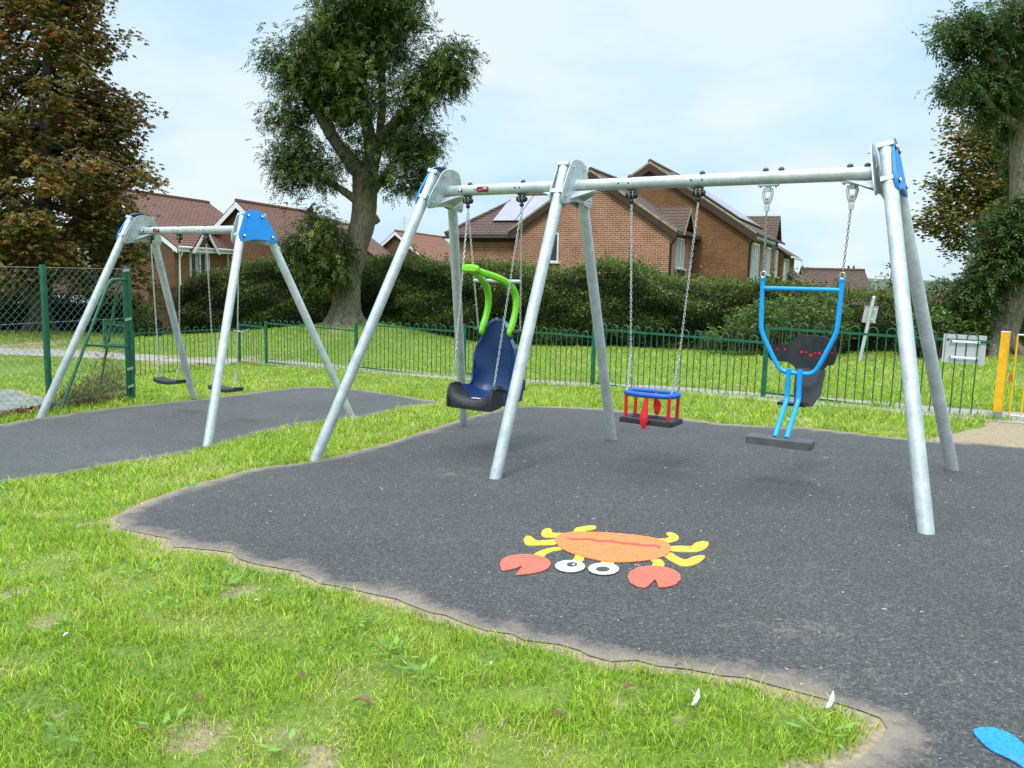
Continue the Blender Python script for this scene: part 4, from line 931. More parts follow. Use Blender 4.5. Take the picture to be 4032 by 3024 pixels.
# the mesh itself: bent wires woven into diamonds
def mesh_wires(t0, t1, z0, z1, pw=.052, r=.0019):
    V, Q, o = [], [], 0; ks = int((t1 - t0) / pw); kz = int((z1 - z0) / (pw)) + 1
    for i in range(ks):
        c = t0 + (i + .5) * pw; pts = [(c + (pw / 2 if (k + i) % 2 else -pw / 2) * 1.03, z0 + k * pw * .98, .003 if k % 2 else -.003) for k in range(kz)]
        P = np.array([MF(t, y, z) for t, z, y in pts])
        for k in range(len(P) - 1):
            d = nrm(P[k + 1] - P[k]); a = nrm(np.cross(d, MN)); c2 = np.cross(d, a)
            ring = [a * r, (-a * .5 + c2 * .866) * r, (-a * .5 - c2 * .866) * r]
            V += [P[k] + q for q in ring] + [P[k + 1] + q for q in ring]; Q += [[o, o + 1, o + 4, o + 3], [o + 1, o + 2, o + 5, o + 4], [o + 2, o, o + 3, o + 5]]; o += 6
    return fast('wire_mesh', np.array(V), np.array(Q), None, WIRE, None, mf, True)
mesh_wires(.06, 4.3, -.24, 1.53)
# notice on a pole out on the lawn
sg = thing('sign_post', 'tilted grey pole with the blank back of a sign on the lawn before the hedge', 'sign', (*at(3384, 1412, 16.5)[:2], at(3384, 1412, 16.5)[2]))
pb, pt_ = at(3384, 1414, 16.5), at(3441, 1172, 16.5); g = MB(); g.tube([pb - UP * .1, pt_], .037, 14); g.ball(pt_, .037, 12, 4, half=True); g.build('pole', GALV, sg)
bc = at(3426, 1238, 16.56); ax_ = (nrm(np.array([1, -.05, -.04])), nrm(np.array([.05, 1, 0])), nrm(pt_ - pb)); g = MB(); g.box(bc, (.27, .006, .33), ax_); g.box(bc - UP * .165 * 1, (.27, .02, .012), ax_); g.box(bc + UP * .165, (.27, .02, .012), ax_); g.build('sign_panel', BOARDG, sg)
g = MB(); q = np.asarray(ax_[2])
for s in (-.10, .11): g.box(bc + q * s - np.array([0, .035, 0]), (.10, .085, .022), ax_)
g.build('pole_clip', CAPW, sg)
# ------------------------------------------------------------------ houses
class HB:
    """builds one house in its own frame: x across the gable, y back along the ridge, z up (world heights)"""
    def __init__(s, label, org, vdir, base, group=None):
        v = nrm(np.array(vdir)); s.u = np.array([v[1], -v[0]]); s.v = v; s.org = np.array(org); rz = math.atan2(s.u[1], s.u[0])
        s.r = thing('house', label, 'house', (org[0], org[1], 0), group, rz); s.base = base
    def part(s, name, mat, g, parent=None, angle=30): 
        o = g.build(name, mat, s.r if parent is None else parent, angle=angle, local=True); return o
    def walls(s, x0, x1, y0, y1, ze, zr, mat, ridge='y', name='wall'):
        g = MB(); xm, ym = (x0 + x1) / 2, (y0 + y1) / 2; zb = s.base
        if ridge == 'y':
            poly = [(x0, zb), (x1, zb), (x1, ze), (xm, zr), (x0, ze)]; g.prism([(x, y0, z) for x, z in poly], (0, y1 - y0, 0))
        else:
            poly = [(y0, zb), (y1, zb), (y1, ze), (ym, zr), (y0, ze)]; g.prism([(x0, y, z) for y, z in poly], (x1 - x0, 0, 0))
        return s.part(name, mat, g)
    def roof(s, x0, x1, y0, y1, ze, zr, mat, ridge='y', oe=.28, og=.22, th=.10, name='roof', hip=(0, 0)):
        g = MB(); xm, ym = (x0 + x1) / 2, (y0 + y1) / 2
        if ridge == 'y':
            sl = (zr - ze) / (x1 - xm); A = [((x0 - oe), ze - sl * oe), (xm, zr), ((x1 + oe), ze - sl * oe)]
            for a, c in ((A[0], A[1]), (A[1], A[2])):
                g.prism([(a[0], y0 - og, a[1] + .03), (c[0], y0 - og, c[1] + .03), (c[0], y1 + og, c[1] + .03), (a[0], y1 + og, a[1] + .03)], (0, 0, th))
            rp = [(xm, y0 - og, zr + .03 + th), (xm, y1 + og, zr + .03 + th)]
        else:
            sl = (zr - ze) / (y1 - ym); A = [((y0 - oe), ze - sl * oe), (ym, zr), ((y1 + oe), ze - sl * oe)]; ex0 = x0 - og; ex1 = x1 + og
            for a, c in ((A[0], A[1]), (A[1], A[2])):
                g.prism([(ex0, a[0], a[1] + .03), (ex1, a[0], a[1] + .03), (ex1 - hip[1] * (c is A[1]) if a is A[0] else ex1, c[0], c[1] + .03), (ex0 + hip[0] if a is A[0] else ex0, c[0], c[1] + .03)] if a is A[0] else
                        [(ex0 + hip[0], a[0], a[1] + .03), (ex1 - hip[1], a[0], a[1] + .03), (ex1, c[0], c[1] + .03), (ex0, c[0], c[1] + .03)], (0, 0, th))
            if hip[0]: g.prism([(ex0, A[0][0], A[0][1] + .03), (ex0 + hip[0], ym, zr + .03), (ex0, A[2][0], A[2][1] + .03)], (0, 0, th))
            rp = [(ex0 + hip[0], ym, zr + .03 + th), (ex1 - hip[1], ym, zr + .03 + th)]
        o = s.part(name, mat, g); h = MB(); k = max(2, int(np.linalg.norm(np.subtract(rp[1], rp[0])) / .32)); a, e = map(np.array, rp)
        for i in range(k): p, q = a + (e - a) * i / k, a + (e - a) * (i + 1) / k; h.tube([p, p + (q - p) * .12, q], [.105, .10, .095], 8)
        if ridge == 'x' and hip[0]:
            p0, p1 = np.array([ex0, A[0][0], A[0][1] + th + .04]), np.array(rp[0])
            for i in range(9): p, q = p0 + (p1 - p0) * i / 9, p0 + (p1 - p0) * (i + 1) / 9; h.tube([p, p + (q - p) * .15, q], [.10, .095, .085], 8)
        s.part('ridge_tiles', mat, h, o); return o
    def barge(s, x0, x1, y, ze, zr, mat, oe=.28, d=.22, t=.03, mortar=True, name='barge_board'):
        xm = (x0 + x1) / 2; sl = (zr - ze) / (x1 - xm)
        for sg, xe in ((-1, x0), (1, x1)):
            g = MB(); e = (xe + sg * oe, ze - sl * oe); g.prism([(xm, y, zr + .045), (e[0], y, e[1] + .045), (e[0], y, e[1] + .045 - d), (xm, y, zr + .045 - d)], (0, -t, 0)); bo = s.part(name, mat, g)
            if mortar:
                g = MB(); g.prism([(xm, y - t - .01, zr + .135), (e[0], y - t - .01, e[1] + .135), (e[0], y - t - .01, e[1] + .05), (xm, y - t - .01, zr + .05)], (0, .02, 0)); s.part('verge', MORTAR, g, bo)
    def window(s, c, w, h, face='x', n=2, curtain=True, frame=None, sill=True, proud=.03):
        """face: 'x' the wall facing +x, 'y' the gable wall facing -y"""
        frame = frame or WHITEP; c = np.array(c, float); X = np.array([0, 1., 0]) if face == 'x' else np.array([1., 0, 0]); O = np.array([1., 0, 0]) if face == 'x' else np.array([0, -1., 0]); g = MB(); f = .055
        for z in (-h / 2 + f / 2, h / 2 - f / 2): g.box(c + UP * z + O * proud / 2, (w, .10 + proud, f), (X, O, UP))
        for k in range(n + 1): g.box(c + X * (-w / 2 + f / 2 + (w - f) * k / n) + O * (proud / 2 + .002), (f if k in (0, n) else f * 1.5, .10 + proud, h - 2 * f), (X, O, UP))
        wo = s.part('window', frame, g)
        g = MB(); g.box(c + O * .012, (w - .06, .03, h - .06), (X, O, UP)); s.part('pane', GLASS, g, wo)
        if curtain:
            g = MB()
            for k in range(n):
                cx_ = -w / 2 + w * (k + .5) / n; g.box(c + X * (cx_ + (w / n) * .22) + O * .0295, (w / n * .30, .008, h - .14), (X, O, UP))
            s.part('curtain', CURT, g, wo)
        if sill:
            g = MB(); g.box(c - UP * (h / 2 + .03) + O * .08, (w + .14, .2, .05), (X, O, UP)); s.part('sill', frame, g, wo)
        return wo
    def gutter(s, p0, p1, mat, drop=None, name='gutter'):
        g = MB(); g.tube([p0, p1], .055, 8); o = s.part(name, mat, g)
        if drop is not None:
            x, y, z = drop; g = MB(); g.tube([(x + .22, y, z), (x + .20, y, z - .12), (x + .06, y, z - .32), (x + .05, y, z - .45), (x + .05, y, s.base)], .036, 8); s.part('downpipe', mat, g)
        return o
HBASE = -1.7
# the pair of brick houses on the right -----------------------------------------------------
A_ = HB('red brick house with three grey solar panels, gable wall seen behind the swing beam', (5.65, 30.0), (.4226, .9063), HBASE)
A_.walls(-6.2, 0, 0, 3.98, 3.45, 5.5, BRICKR); A_.roof(-6.2, 0, 0, 4.0, 3.45, 5.5, TILE_BY, 'y', .30, .16); A_.barge(-6.2, 0, -.16, 3.45, 5.5, BARGE, .30, .26)
A_.walls(-9.7, -6.22, 1.0, 6.0, 3.2, 3.22, BRICKR, 'x', 'rear_wing_wall')
wr = A_.roof(-9.7, -4.6, 1.0, 6.0, 3.40, 5.0, TILE_BX, 'x', .38, .12, .10, 'rear_wing_roof', (2.35, 0))
def onslope(x, y, up=.16): return np.array([x, y, 3.40 + (y - 1.0) * (1.6 / 2.5) + .13 + up])
for i, x0 in enumerate((-7.98, -6.92, -5.86)):
    g = MB(); pl = [onslope(x0 + .9 * 0, 1.42, .06), onslope(x0 + 1.03, 1.42, .06), onslope(x0 + 1.03, 3.28, .06), onslope(x0, 3.28, .06)]; sh = np.array([.02, 0, 0]); nn = nrm(np.cross(pl[1] - pl[0], pl[3] - pl[0]))
    g.prism(pl, nn * .035); so_ = A_.part('solar_panel', SOLAR, g, angle=20); g = MB()
    for a, c in ((0, 1), (1, 2), (2, 3), (3, 0)): g.tube([pl[a] + nn * .02, pl[c] + nn * .02], .022, 4)
    A_.part('panel_frame', FRAMEK, g, so_)
g = MB(); g.box((-7.9, .88, 3.08), (3.7, .04, .20)); A_.part('fascia', BARGE, g); A_.gutter((-9.95, .60, 3.14), (-6.2, .60, 3.14), GUTTER)
g = MB(); g.tube([(-6.32, .92, 3.0), (-6.32, .92, HBASE)], .045, 8); A_.part('downpipe', GUTTER, g)
A_.window((-4.63, 0, 2.72), .56, 1.12, 'y', 1, False)
g = MB()
for k in range(9): g.box((-4.63 - .27 + .0675 * k, -.008, 3.40), (.055, .02, .21))
A_.part('lintel', BRICKR, g)
A_.window((0, 1.55, 2.6), 1.05, 1.15, 'x', 2)
g = MB(); g.box((.06, 1.55, 1.86), (.2, 1.0, .24)); A_.part('window_box', GUTTER, g)
# half dormer over that window
g = MB(); yc, ze_, zr_ = 1.85, 3.30, 4.32
g.prism([(.02, yc - .78, ze_ - .35), (.02, yc + .78, ze_ - .35), (.02, yc + .78, ze_ + .05), (.02, yc, zr_ - .12), (.02, yc - .78, ze_ + .05)], (-1.2, 0, 0)); dm = A_.part('dormer', BARGE, g)
g = MB()
for sg in (-1, 1): g.prism([(.30, yc + sg * .98, ze_ - .02), (.30, yc, zr_), (-1.9, yc, zr_), (-.25, yc + sg * .98, ze_ - .02)], (0, 0, .09))
A_.part('dormer_roof', m_tile('dormer_tile', 0, (.085, .045, .032), (.135, .075, .052), (.018, .011, .009)), g, dm)
g = MB()
for sg in (-1, 1): g.prism([(.31, yc + sg * 1.0, ze_ - .02), (.31, yc, zr_ + .03), (.31, yc, zr_ - .13), (.31, yc + sg * .86, ze_ - .06)], (.02, 0, 0))
A_.part('dormer_barge', MORTAR, g, dm)
A_.gutter((.30, -.1, 3.24), (.30, .85, 3.24), GUTTER, (.0, .12, 3.2)); A_.gutter((.30, 2.85, 3.24), (.30, 3.9, 3.24), GUTTER, (.0, 3.6, 3.2))
g = MB(); g.prism([(0, -.1, 1.50), (1.3, -.1, .95), (1.3, 3.95, .95), (0, 3.95, 1.50)], (0, 0, .10)); pc = A_.part('porch_roof', TILE_BY, g); g = MB(); g.box((.05, 1.9, 1.62), (.12, 4.0, .10)); g.box((1.32, 1.9, .95), (.05, 4.1, .16)); A_.part('porch_trim', LEADF, g, pc)
B_h = HB('taller orange-brown brick house rising behind the house with three solar panels', (5.65, 30.0), (.4226, .9063), HBASE)
B_h.walls(-6.1, 2.2, 4.0, 13, 3.62, 6.30, BRICKO); B_h.roof(-6.1, 2.2, 4.0, 13, 3.62, 6.30, TILE_BY, 'y', .32, .18); B_h.barge(-6.1, 2.2, 3.82, 3.62, 6.30, BARGE, .32, .30)
sl = (6.30 - 3.62) / 4.15
for k in range(4):
    g = MB(); y0 = 4.4 + k * 1.75; P_ = [(-1.2, y0, 6.30 - sl * .75 + .20), (1.75, y0, 6.30 - sl * 3.70 + .20), (1.75, y0 + 1.7, 6.30 - sl * 3.70 + .20), (-1.2, y0 + 1.7, 6.30 - sl * .75 + .20)]; g.prism(P_, (.02, 0, .04)); B_h.part('solar_panel', SOLAR, g)
g = MB(); g.box((2.35, 6.9, 3.36), (.30, 5.6, .12)); B_h.part('soffit', plain('soffit_grey', (.28, .29, .30), .6), g)
B_h.gutter((2.52, 3.9, 3.48), (2.52, 8.6, 3.48), GUTTER, (2.2, 4.12, 3.40))
B_h.window((2.2, 5.65, 2.36), 1.65, 1.62, 'x', 3); B_h.window((2.2, 9.4, 2.55), 1.2, 1.25, 'x', 2); B_h.window((2.2, 12.4, 2.5), .7, 1.3, 'x', 2, True)
for yy, ww, zz in ((5.65, 1.5, 1.40), (9.4, 1.1, 1.80)):
    g = MB(); g.box((2.27, yy, zz - .04), (.2, ww, .22)); B_h.part('window_box', GUTTER, g)
yc, ze_, zr_ = 10.9, 3.5, 4.62; g = MB(); g.prism([(2.26, yc - .8, ze_ - .4), (2.26, yc + .8, ze_ - .4), (2.26, yc + .8, ze_), (2.26, yc, zr_ - .12), (2.26, yc - .8, ze_)], (-2.0, 0, 0)); dm = B_h.part('dormer', BARGE, g)
g = MB()
for sg in (-1, 1): g.prism([(2.5, yc + sg * 1.0, ze_ - .02), (2.5, yc, zr_), (-.2, yc, zr_), (1.8, yc + sg * 1.0, ze_ - .02)], (0, 0, .10))
B_h.part('dormer_roof', TILE_BX, g, dm)
B_h.walls(-4, 2.5, 13.02, 18, 3.0, 4.9, BRICKO, 'y', 'far_wall'); B_h.roof(-4, 2.5, 13.05, 18, 3.02, 4.9, TILE_BY, 'y', .35, .05, .1, 'far_roof'); B_h.window((2.5, 14.2, 2.05), 1.7, 1.5, 'x', 2)
B_h.gutter((2.9, 13.0, 2.86), (2.9, 18, 2.86), WHITEP)
# low roofs further right
H_ = HB('low brown garage gable beyond the taller brick house', (14.6, 42.0), (.42, .91), -2); H_.walls(-4.5, .3, 0, 6, 1.55, 2.95, BRICKO); H_.roof(-4.5, .3, 0, 6, 1.55, 2.95, TILE_BY, 'y', .3, .2); H_.barge(-4.5, .3, -.2, 1.55, 2.95, BARGE, .3, .22)
p_ = at(3158, 1064, 50); q_ = at(3402, 1068, 50)
G_ = HB('far house showing only a plain brown tiled roof beyond the garage gable', (p_[0], 50.0), (.10, .995), -2.2); wd_ = (q_[0] - p_[0]); G_.walls(0, wd_ - .2, -3.0, 3.0, .2, 2.3, BRICKO, 'x'); G_.roof(0, wd_ - .2, -3.0, 3.0, .2, 2.34, TILE_BX, 'x', .3, .1)
for xx in (wd_ * .72, wd_ * .80):
    g = MB(); g.tube([(xx, 0, 2.4), (xx, 0, 2.72)], .06, 8); G_.part('vent_pipe', GUTTER, g)
# the red-roofed houses on the left ---------------------------------------------------------
C_h = HB('red-roofed house with white gutters, half hidden by the brown chestnut tree', (-16.8, 40.0), (.28, .96), -2.3)
C_h.walls(-8, 0, 0, 8, 2.72, 5.38, BRICKD); C_h.roof(-8, 0, 0, 8, 2.72, 5.38, TILE_RY, 'y', .35, .15); C_h.barge(-8, 0, -.15, 2.72, 5.38, WHITEP, .35, .22, mortar=False)
g = MB(); g.box((.02, 4.0, .15), (.03, 8.0, 4.8)); C_h.part('front_wall', BRICKO, g)
g = MB(); g.box((.20, 4.0, 2.44), (.36, 8.2, .10)); g.box((.36, 4.0, 2.52), (.03, 8.2, .24)); C_h.part('fascia', WHITEP, g); C_h.gutter((.42, -.1, 2.60), (.42, 8.1, 2.60), WHITEP, (.1, .25, 2.4))
C_h.window((.04, 1.85, 1.75), 1.5, 1.25, 'x', 2); C_h.window((.04, 5.35, 1.75), 2.3, 1.25, 'x', 2); C_h.window((-5.1, 0, 1.95), 1.3, 1.0, 'y', 2)
g = MB(); g.box((-5.1, -.05, 1.20), (1.6, .1, .35)); C_h.part('red_tile_hanging', plain('tile_hanging_red', (.30, .07, .035), .8, 0, .3, 9), g)
yc = 1.85; g = MB(); g.prism([(.18, yc - .9, 2.42), (.18, yc + .9, 2.42), (.18, yc, 3.45)], (-1.2, 0, 0)); dm = C_h.part('gablet', plain('tile_hanging', (.30, .07, .035), .8, 0, .3, 9), g)
g = MB()
for sg in (-1, 1): g.prism([(.52, yc + sg * 1.12, 2.34), (.52, yc, 3.62), (.52, yc, 3.40), (.52, yc + sg * .92, 2.34)], (.03, 0, 0)); g.prism([(.20, yc + sg * .9, 2.42), (.20, yc, 3.45), (.20, yc, 3.36), (.20, yc + sg * .82, 2.42)], (.01, 0, 0))
C_h.part('gablet_barge', WHITEP, g, dm); g = MB()
for sg in (-1, 1): g.prism([(.5, yc + sg * 1.12, 2.42), (.5, yc, 3.66), (-1.5, yc, 3.66), (-.1, yc + sg * 1.12, 2.42)], (0, 0, .07))
C_h.part('gablet_roof', TILE_RX, g, dm)
D_h = HB('red-tiled house with a white-edged gable between the blue panel and the ash tree', (-14.9, 44.0), (.28, .96), -2.4)
D_h.walls(-3, 3.1, 0, 7.7, 2.35, 5.1, BRICKD); D_h.roof(-3, 3.1, 0, 7.7, 2.35, 5.1, TILE_RY, 'y', .35, .30); D_h.barge(-3, 3.1, -.30, 2.35, 5.1, WHITEP, .35, .30, mortar=False)
g = MB(); g.box((3.42, 3.8, 2.02), (.04, 8.4, .20)); g.box((3.25, 3.8, 1.95), (.35, 8.4, .04)); D_h.part('fascia', WHITEP, g)
p_ = at(1290, 868, 58)
F_h = HB('house showing only a red roof behind the ash trunk', (p_[0], 58.0), (.0, 1.0), -2.5); F_h.walls(-3.6, 3.6, 0, 12, 2.5, 5.2, BRICKD); F_h.roof(-3.6, 3.6, 0, 12, 2.5, 5.2, TILE_RY, 'y', .35, .2)
E_h = HB('smallest red-roofed house with white gable boards in the gap by the tall swing leg', (-10.2, 70.0), (.32, .947), -3); E_h.walls(-3.2, 3.2, 0, 9.4, 2.5, 5.1, BRICKD); E_h.roof(-3.2, 3.2, 0, 9.4, 2.5, 5.1, TILE_OY, 'y', .4, .3); E_h.barge(-3.2, 3.2, -.3, 2.5, 5.1, WHITEP, .4, .28, mortar=False)
g = MB(); g.tube([(.1, 1.2, 5.2), (.1, 1.2, 6.5)], .03, 6)
for k in range(4): g.tube([(-.35, 1.2, 5.95 + k * .15), (.55, 1.2, 5.95 + k * .15)], .018, 5)
E_h.part('aerial', CHAIN, g)
# bird on the ridge
bp = D_h.org + D_h.v * 7.2; bz = 5.24; br = thing('bird', 'small dark bird perched on the red roof ridge', 'bird', (bp[0], bp[1], bz)); g = MB(); c0 = np.array([bp[0], bp[1], bz + .17])
fw = nrm(np.array([.85, 0, .55])); g.tube([c0 - fw * .30, c0 - fw * .16, c0 - fw * .08, c0 + fw * .06, c0 + fw * .15, c0 + fw * .2 + UP * .03, c0 + fw * .26 + UP * .03, c0 + fw * .34 + UP * .0], [.012, .03, .075, .095, .07, .06, .05, .006], 10); g.build('body', BLACKP, br)
g = MB(); 
for s in (-.03, .03): g.tube([c0 + np.array([0, s, -.06]), c0 + np.array([0.01, s, -.19])], .009, 5)
g.build('legs', BLACKP, br)
# board fence behind the left lawn
bf = thing('board_fence', 'brown timber board fence between the green hedge and the mesh fence', 'fence', (-11.6, 26.2, -.6))
a_, e_ = at(590, 1315, 26.6), at(850, 1322, 27.6); a_[2] = e_[2] = -.75; dd = nrm(e_ - a_); nn_ = np.array([dd[1], -dd[0], 0]); ln = np.linalg.norm(e_ - a_); g = MB(); k = int(ln / .14)
for i in range(k): g.box(a_ + dd * (.14 * (i + .5)) + UP * (.85 + (.02 if i % 2 else 0)), (.128, .02 + .01 * (i % 2), 1.78), (dd, nn_, UP))
bo = g.build('boards', plain('fence_timber', (.22, .125, .06), .85, 0, .35, 5), bf)
g = MB()
for z in (.35, 1.05, 1.68): g.box(a_ + dd * ln / 2 + nn_ * .035 + UP * z, (ln, .05, .07), (dd, nn_, UP))
g.build('rail', plain('fence_rail', (.27, .16, .085), .85), bf)
# parked white car glimpsed over the left hedge
cc_ = at(268, 1128, 33.0); car = thing('parked_car', 'white car glimpsed through the wire mesh above the dark hedge', 'car', (cc_[0], cc_[1], -1.15))
def carp(pts, y0, y1): 
    g = MB(); g.prism([(cc_[0] + x, cc_[1] + y0, -1.15 + z) for x, z in pts], (0, y1 - y0, 0)); return g
WCAR = plain('white_car_paint', (.75, .76, .77), .25, 0, .03)
carp(quad_round([(-2.1, .3), (2.1, .3), (2.15, .75), (1.3, .95), (-2.0, .95)], .12), -.85, .85).build('body', WCAR, car)
carp(quad_round([(-1.9, .94), (1.15, .94), (.45, 1.48), (-1.4, 1.50)], .12), -.72, .72).build('cabin', WCAR, car)
carp([(-1.65, 1.0), (.85, 1.0), (.35, 1.40), (-1.3, 1.42)], -.735, .735).build('side_window', GLASS, car)
for x in (-1.35, 1.35):
    g = MB(); g.tube([(cc_[0] + x, cc_[1] - .86, -.85), (cc_[0] + x, cc_[1] - .66, -.85)], .31, 18); w_ = g.build('wheel', BLACKR, car); g = MB(); g.tube([(cc_[0] + x, cc_[1] - .87, -.85), (cc_[0] + x, cc_[1] - .85, -.85)], .19, 14); g.build('rim', GALV, w_)
# street lamp far off
lp = at(3448, 1086, 62); lt = thing('street_lamp', 'thin grey street lamp far beyond the hedge on the right', 'street lamp', (lp[0], lp[1], -3)); g = MB(); g.tube([(lp[0], lp[1], -3), (lp[0], lp[1], 0), (lp[0], lp[1], lp[2])], [.10, .09, .06], 8); g.build('column', GALV, lt)
g = MB(); g.tube([(lp[0], lp[1], lp[2]), (lp[0] + .45, lp[1], lp[2] + .02)], [.05, .05], 6); g.box((lp[0] + .55, lp[1], lp[2]), (.5, .2, .10)); g.build('lantern', GALV, lt)
# ------------------------------------------------------------------ trees, hedges, shrubs
def basis_of(d):
    a = np.where(np.abs(d[:, 2:3]) < .9, np.array([[0, 0, 1.]]), np.array([[1., 0, 0]])); s = np.cross(d, a); s /= np.linalg.norm(s, axis=1, keepdims=True) + 1e-9; return s, np.cross(s, d)
def leaflets(P, D, S, L_, W_, C):
    """diamond leaves: base points, directions, side vectors, lengths, widths, colours"""
    N_ = np.cross(D, S); m = P + D * (L_ * .45)[:, None] - N_ * (W_ * .12)[:, None]
    V = np.stack([P, m + S * (W_ / 2)[:, None], P + D * L_[:, None], m - S * (W_ / 2)[:, None]], 1).reshape(-1, 3); k = np.arange(len(P)) * 4
    return V, np.c_[k, k + 1, k + 2, k + 3], np.repeat(C, 4, 0)
def leafmesh(name, parts, mat, parent=None):
    V, Q, C, o = [], [], [], 0
    for v, q, c in parts: V.append(v); Q.append(q + o); C.append(c); o += len(v)
    return fast(name, np.vstack(V), np.vstack(Q), None, mat, np.vstack(C).clip(0, 1), parent)
def unit(n): v = rng.normal(size=(n, 3)); return v / np.linalg.norm(v, axis=1, keepdims=True)
def cluster_pts(blobs, ntw, nsp, sd, shell=.45):
    """blobs (centre, radius, weight) -> twig-end clusters -> spray bases and outward directions"""
    P, D, K = [], [], []; kid = 0
    for c, r, w in blobs:
        n = max(3, int(ntw * w * (r / 1.0) ** 2)); q = unit(n) * (rng.random((n, 1)) ** shell) * r; q[:, 2] *= .9; tw = c + q
        for t, dq in zip(tw, q):
            m = rng.poisson(nsp); o = rng.normal(0, sd, (m, 3)) * np.array([1, 1, .75]); P.append(t + o); D.append(np.tile(nrm(dq + 1e-6), (m, 1)) * .5 + unit(m) * .8); K.append(np.full(m, kid)); kid += 1
    return np.vstack(P), np.vstack(D), np.concatenate(K), kid
def compound(P, D, K, nk, L_, pairs, lw, ll, pal, droop, vary=.35):
    """pinnate leaves: a hanging rachis with paired leaflets"""
    n = len(P); d = D.copy(); d[:, 2] -= droop; d /= np.linalg.norm(d, axis=1, keepdims=True); s, u = basis_of(d)
    kc = rng.normal(0, vary, nk)[K] + rng.normal(0, .25, n); pal = np.array(pal); base = pal[np.clip(((kc + 1) / 2 * len(pal)).astype(int), 0, len(pal) - 1)] * np.exp(rng.normal(0, .16, (n, 1)))
    out = []; Ls = L_ * rng.uniform(.7, 1.25, n)
    for i in range(pairs + 1):
        t = .25 + .75 * i / pairs; b = P + d * (Ls * t)[:, None] - np.array([0, 0, 1.]) * (Ls * .25 * t * t)[:, None]
        for sg in ((-1, 1) if i < pairs else (0,)):
            ld = d * .55 + s * sg * .85 + rng.normal(0, .15, (n, 3)); ld[:, 2] -= .25; ld /= np.linalg.norm(ld, axis=1, keepdims=True); sv = np.cross(ld, u + rng.normal(0, .3, (n, 3))); sv /= np.linalg.norm(sv, axis=1, keepdims=True) + 1e-9
            out.append(leaflets(b, ld, sv, ll * rng.uniform(.8, 1.2, n), lw * rng.uniform(.8, 1.2, n), base))
    return out
def palmate(P, D, K, nk, ll, lw, nl, pal, vary=.4, bias=0):
    n = len(P); kc = rng.normal(0, vary, nk)[K] + rng.normal(0, .25, n) + bias; pal = np.array(pal); base = pal[np.clip(((kc + 1) / 2 * len(pal)).astype(int), 0, len(pal) - 1)] * np.exp(rng.normal(0, .2, (n, 1)))
    d = D.copy(); d[:, 2] *= .3; d /= np.linalg.norm(d, axis=1, keepdims=True) + 1e-9; s = np.c_[-d[:, 1], d[:, 0], np.zeros(n)]; s /= np.linalg.norm(s, axis=1, keepdims=True) + 1e-9; out = []
    sc = rng.uniform(.7, 1.25, n)
    for i in range(nl):
        a = (i - (nl - 1) / 2) * .62; ld = d * math.cos(a) + s * math.sin(a); ld = ld + rng.normal(0, .12, (n, 3)); ld[:, 2] -= .55 + .25 * rng.random(n); ld /= np.linalg.norm(ld, axis=1, keepdims=True)
        sv = np.cross(ld, np.array([0, 0, 1.]) + rng.normal(0, .25, (n, 3))); sv /= np.linalg.norm(sv, axis=1, keepdims=True) + 1e-9; out.append(leaflets(P, ld, sv, ll * sc * (1 - .12 * abs(i - (nl - 1) / 2)), lw * sc, base))
    return out
def simple(P, D, L_, W_, C): 
    d = D / (np.linalg.norm(D, axis=1, keepdims=True) + 1e-9); s, u = basis_of(d); a = rng.uniform(0, 2 * math.pi, len(P)); s2 = s * np.cos(a)[:, None] + u * np.sin(a)[:, None]; return leaflets(P, d, s2, L_, W_, C)
def pxtube(g, pts, Y, dY=None, seg=12, wob=.0):
    """a limb through photograph points (x, y, width) at distance Y, as real round wood"""
    P = [];R = []
    for i, (x, y, w) in enumerate(pts): yy = Y + (dY[i] if dY else 0); p = at(x, y, yy); P.append(p); R.append(w / 2 / FPX * yy)
    q = np.linspace(0, len(P) - 1, (len(P) - 1) * 4 + 1); P = np.array(P); PP = np.stack([np.interp(q, np.arange(len(P)), P[:, k]) for k in range(3)], 1); RR = np.interp(q, np.arange(len(P)), R)
    for _ in range(2): PP[1:-1] = (PP[:-2] + 2 * PP[1:-1] + PP[2:]) / 4
    RR = RR * (1 + rng.normal(0, wob, len(RR))); g.tube(PP, RR, seg)
def pb(px, py, r, Y, dy=0, w=1.0): return (at(px, py, Y + dy), r / FPX * (Y + dy), w)

# pollarded ash ------------------------------------------------------------------------------
TY = 25.0; tb = at(1360, 1278, TY)
ash = thing('ash_tree', 'tall pollarded ash with thick grey trunk and dark green crown on a grassy mound', 'tree', tb)
g = MB(); pxtube(g, [(1360, 1300, 175), (1360, 1275, 140), (1363, 1225, 118), (1366, 1150, 104), (1374, 1060, 98), (1402, 960, 96), (1430, 880, 97), (1437, 790, 94), (1437, 700, 98), (1440, 670, 92)], TY, None, 22, .012)
for a in np.linspace(0, 6.28, 8)[:-1]:
    d = np.array([math.cos(a), math.sin(a), 0]); p = tb + UP * .0; g.tube([p + d * .30 + UP * .55, p + d * .42 + UP * .2, p + d * .62 - UP * .02, p + d * .85 - UP * .25], [.14, .17, .13, .05], 8)
pxtube(g, [(1425, 700, 60), (1400, 655, 62), (1345, 590, 52), (1300, 525, 46), (1270, 470, 42), (1235, 420, 34), (1150, 310, 22), (1090, 250, 14)], TY, [0, -.1, -.3, -.4, -.5, -.6, -.8, -1], 12)
pxtube(g, [(1262, 450, 26), (1275, 330, 28), (1262, 200, 26), (1262, 150, 26)], TY, [-.5, -.7, -.9, -.9], 10)
pxtube(g, [(1445, 690, 60), (1462, 600, 52), (1450, 500, 46), (1430, 430, 40), (1425, 300, 36), (1455, 120, 30), (1470, -80, 24), (1475, -300, 14)], TY, [0, .2, .4, .5, .5, .3, .2, .2], 12)
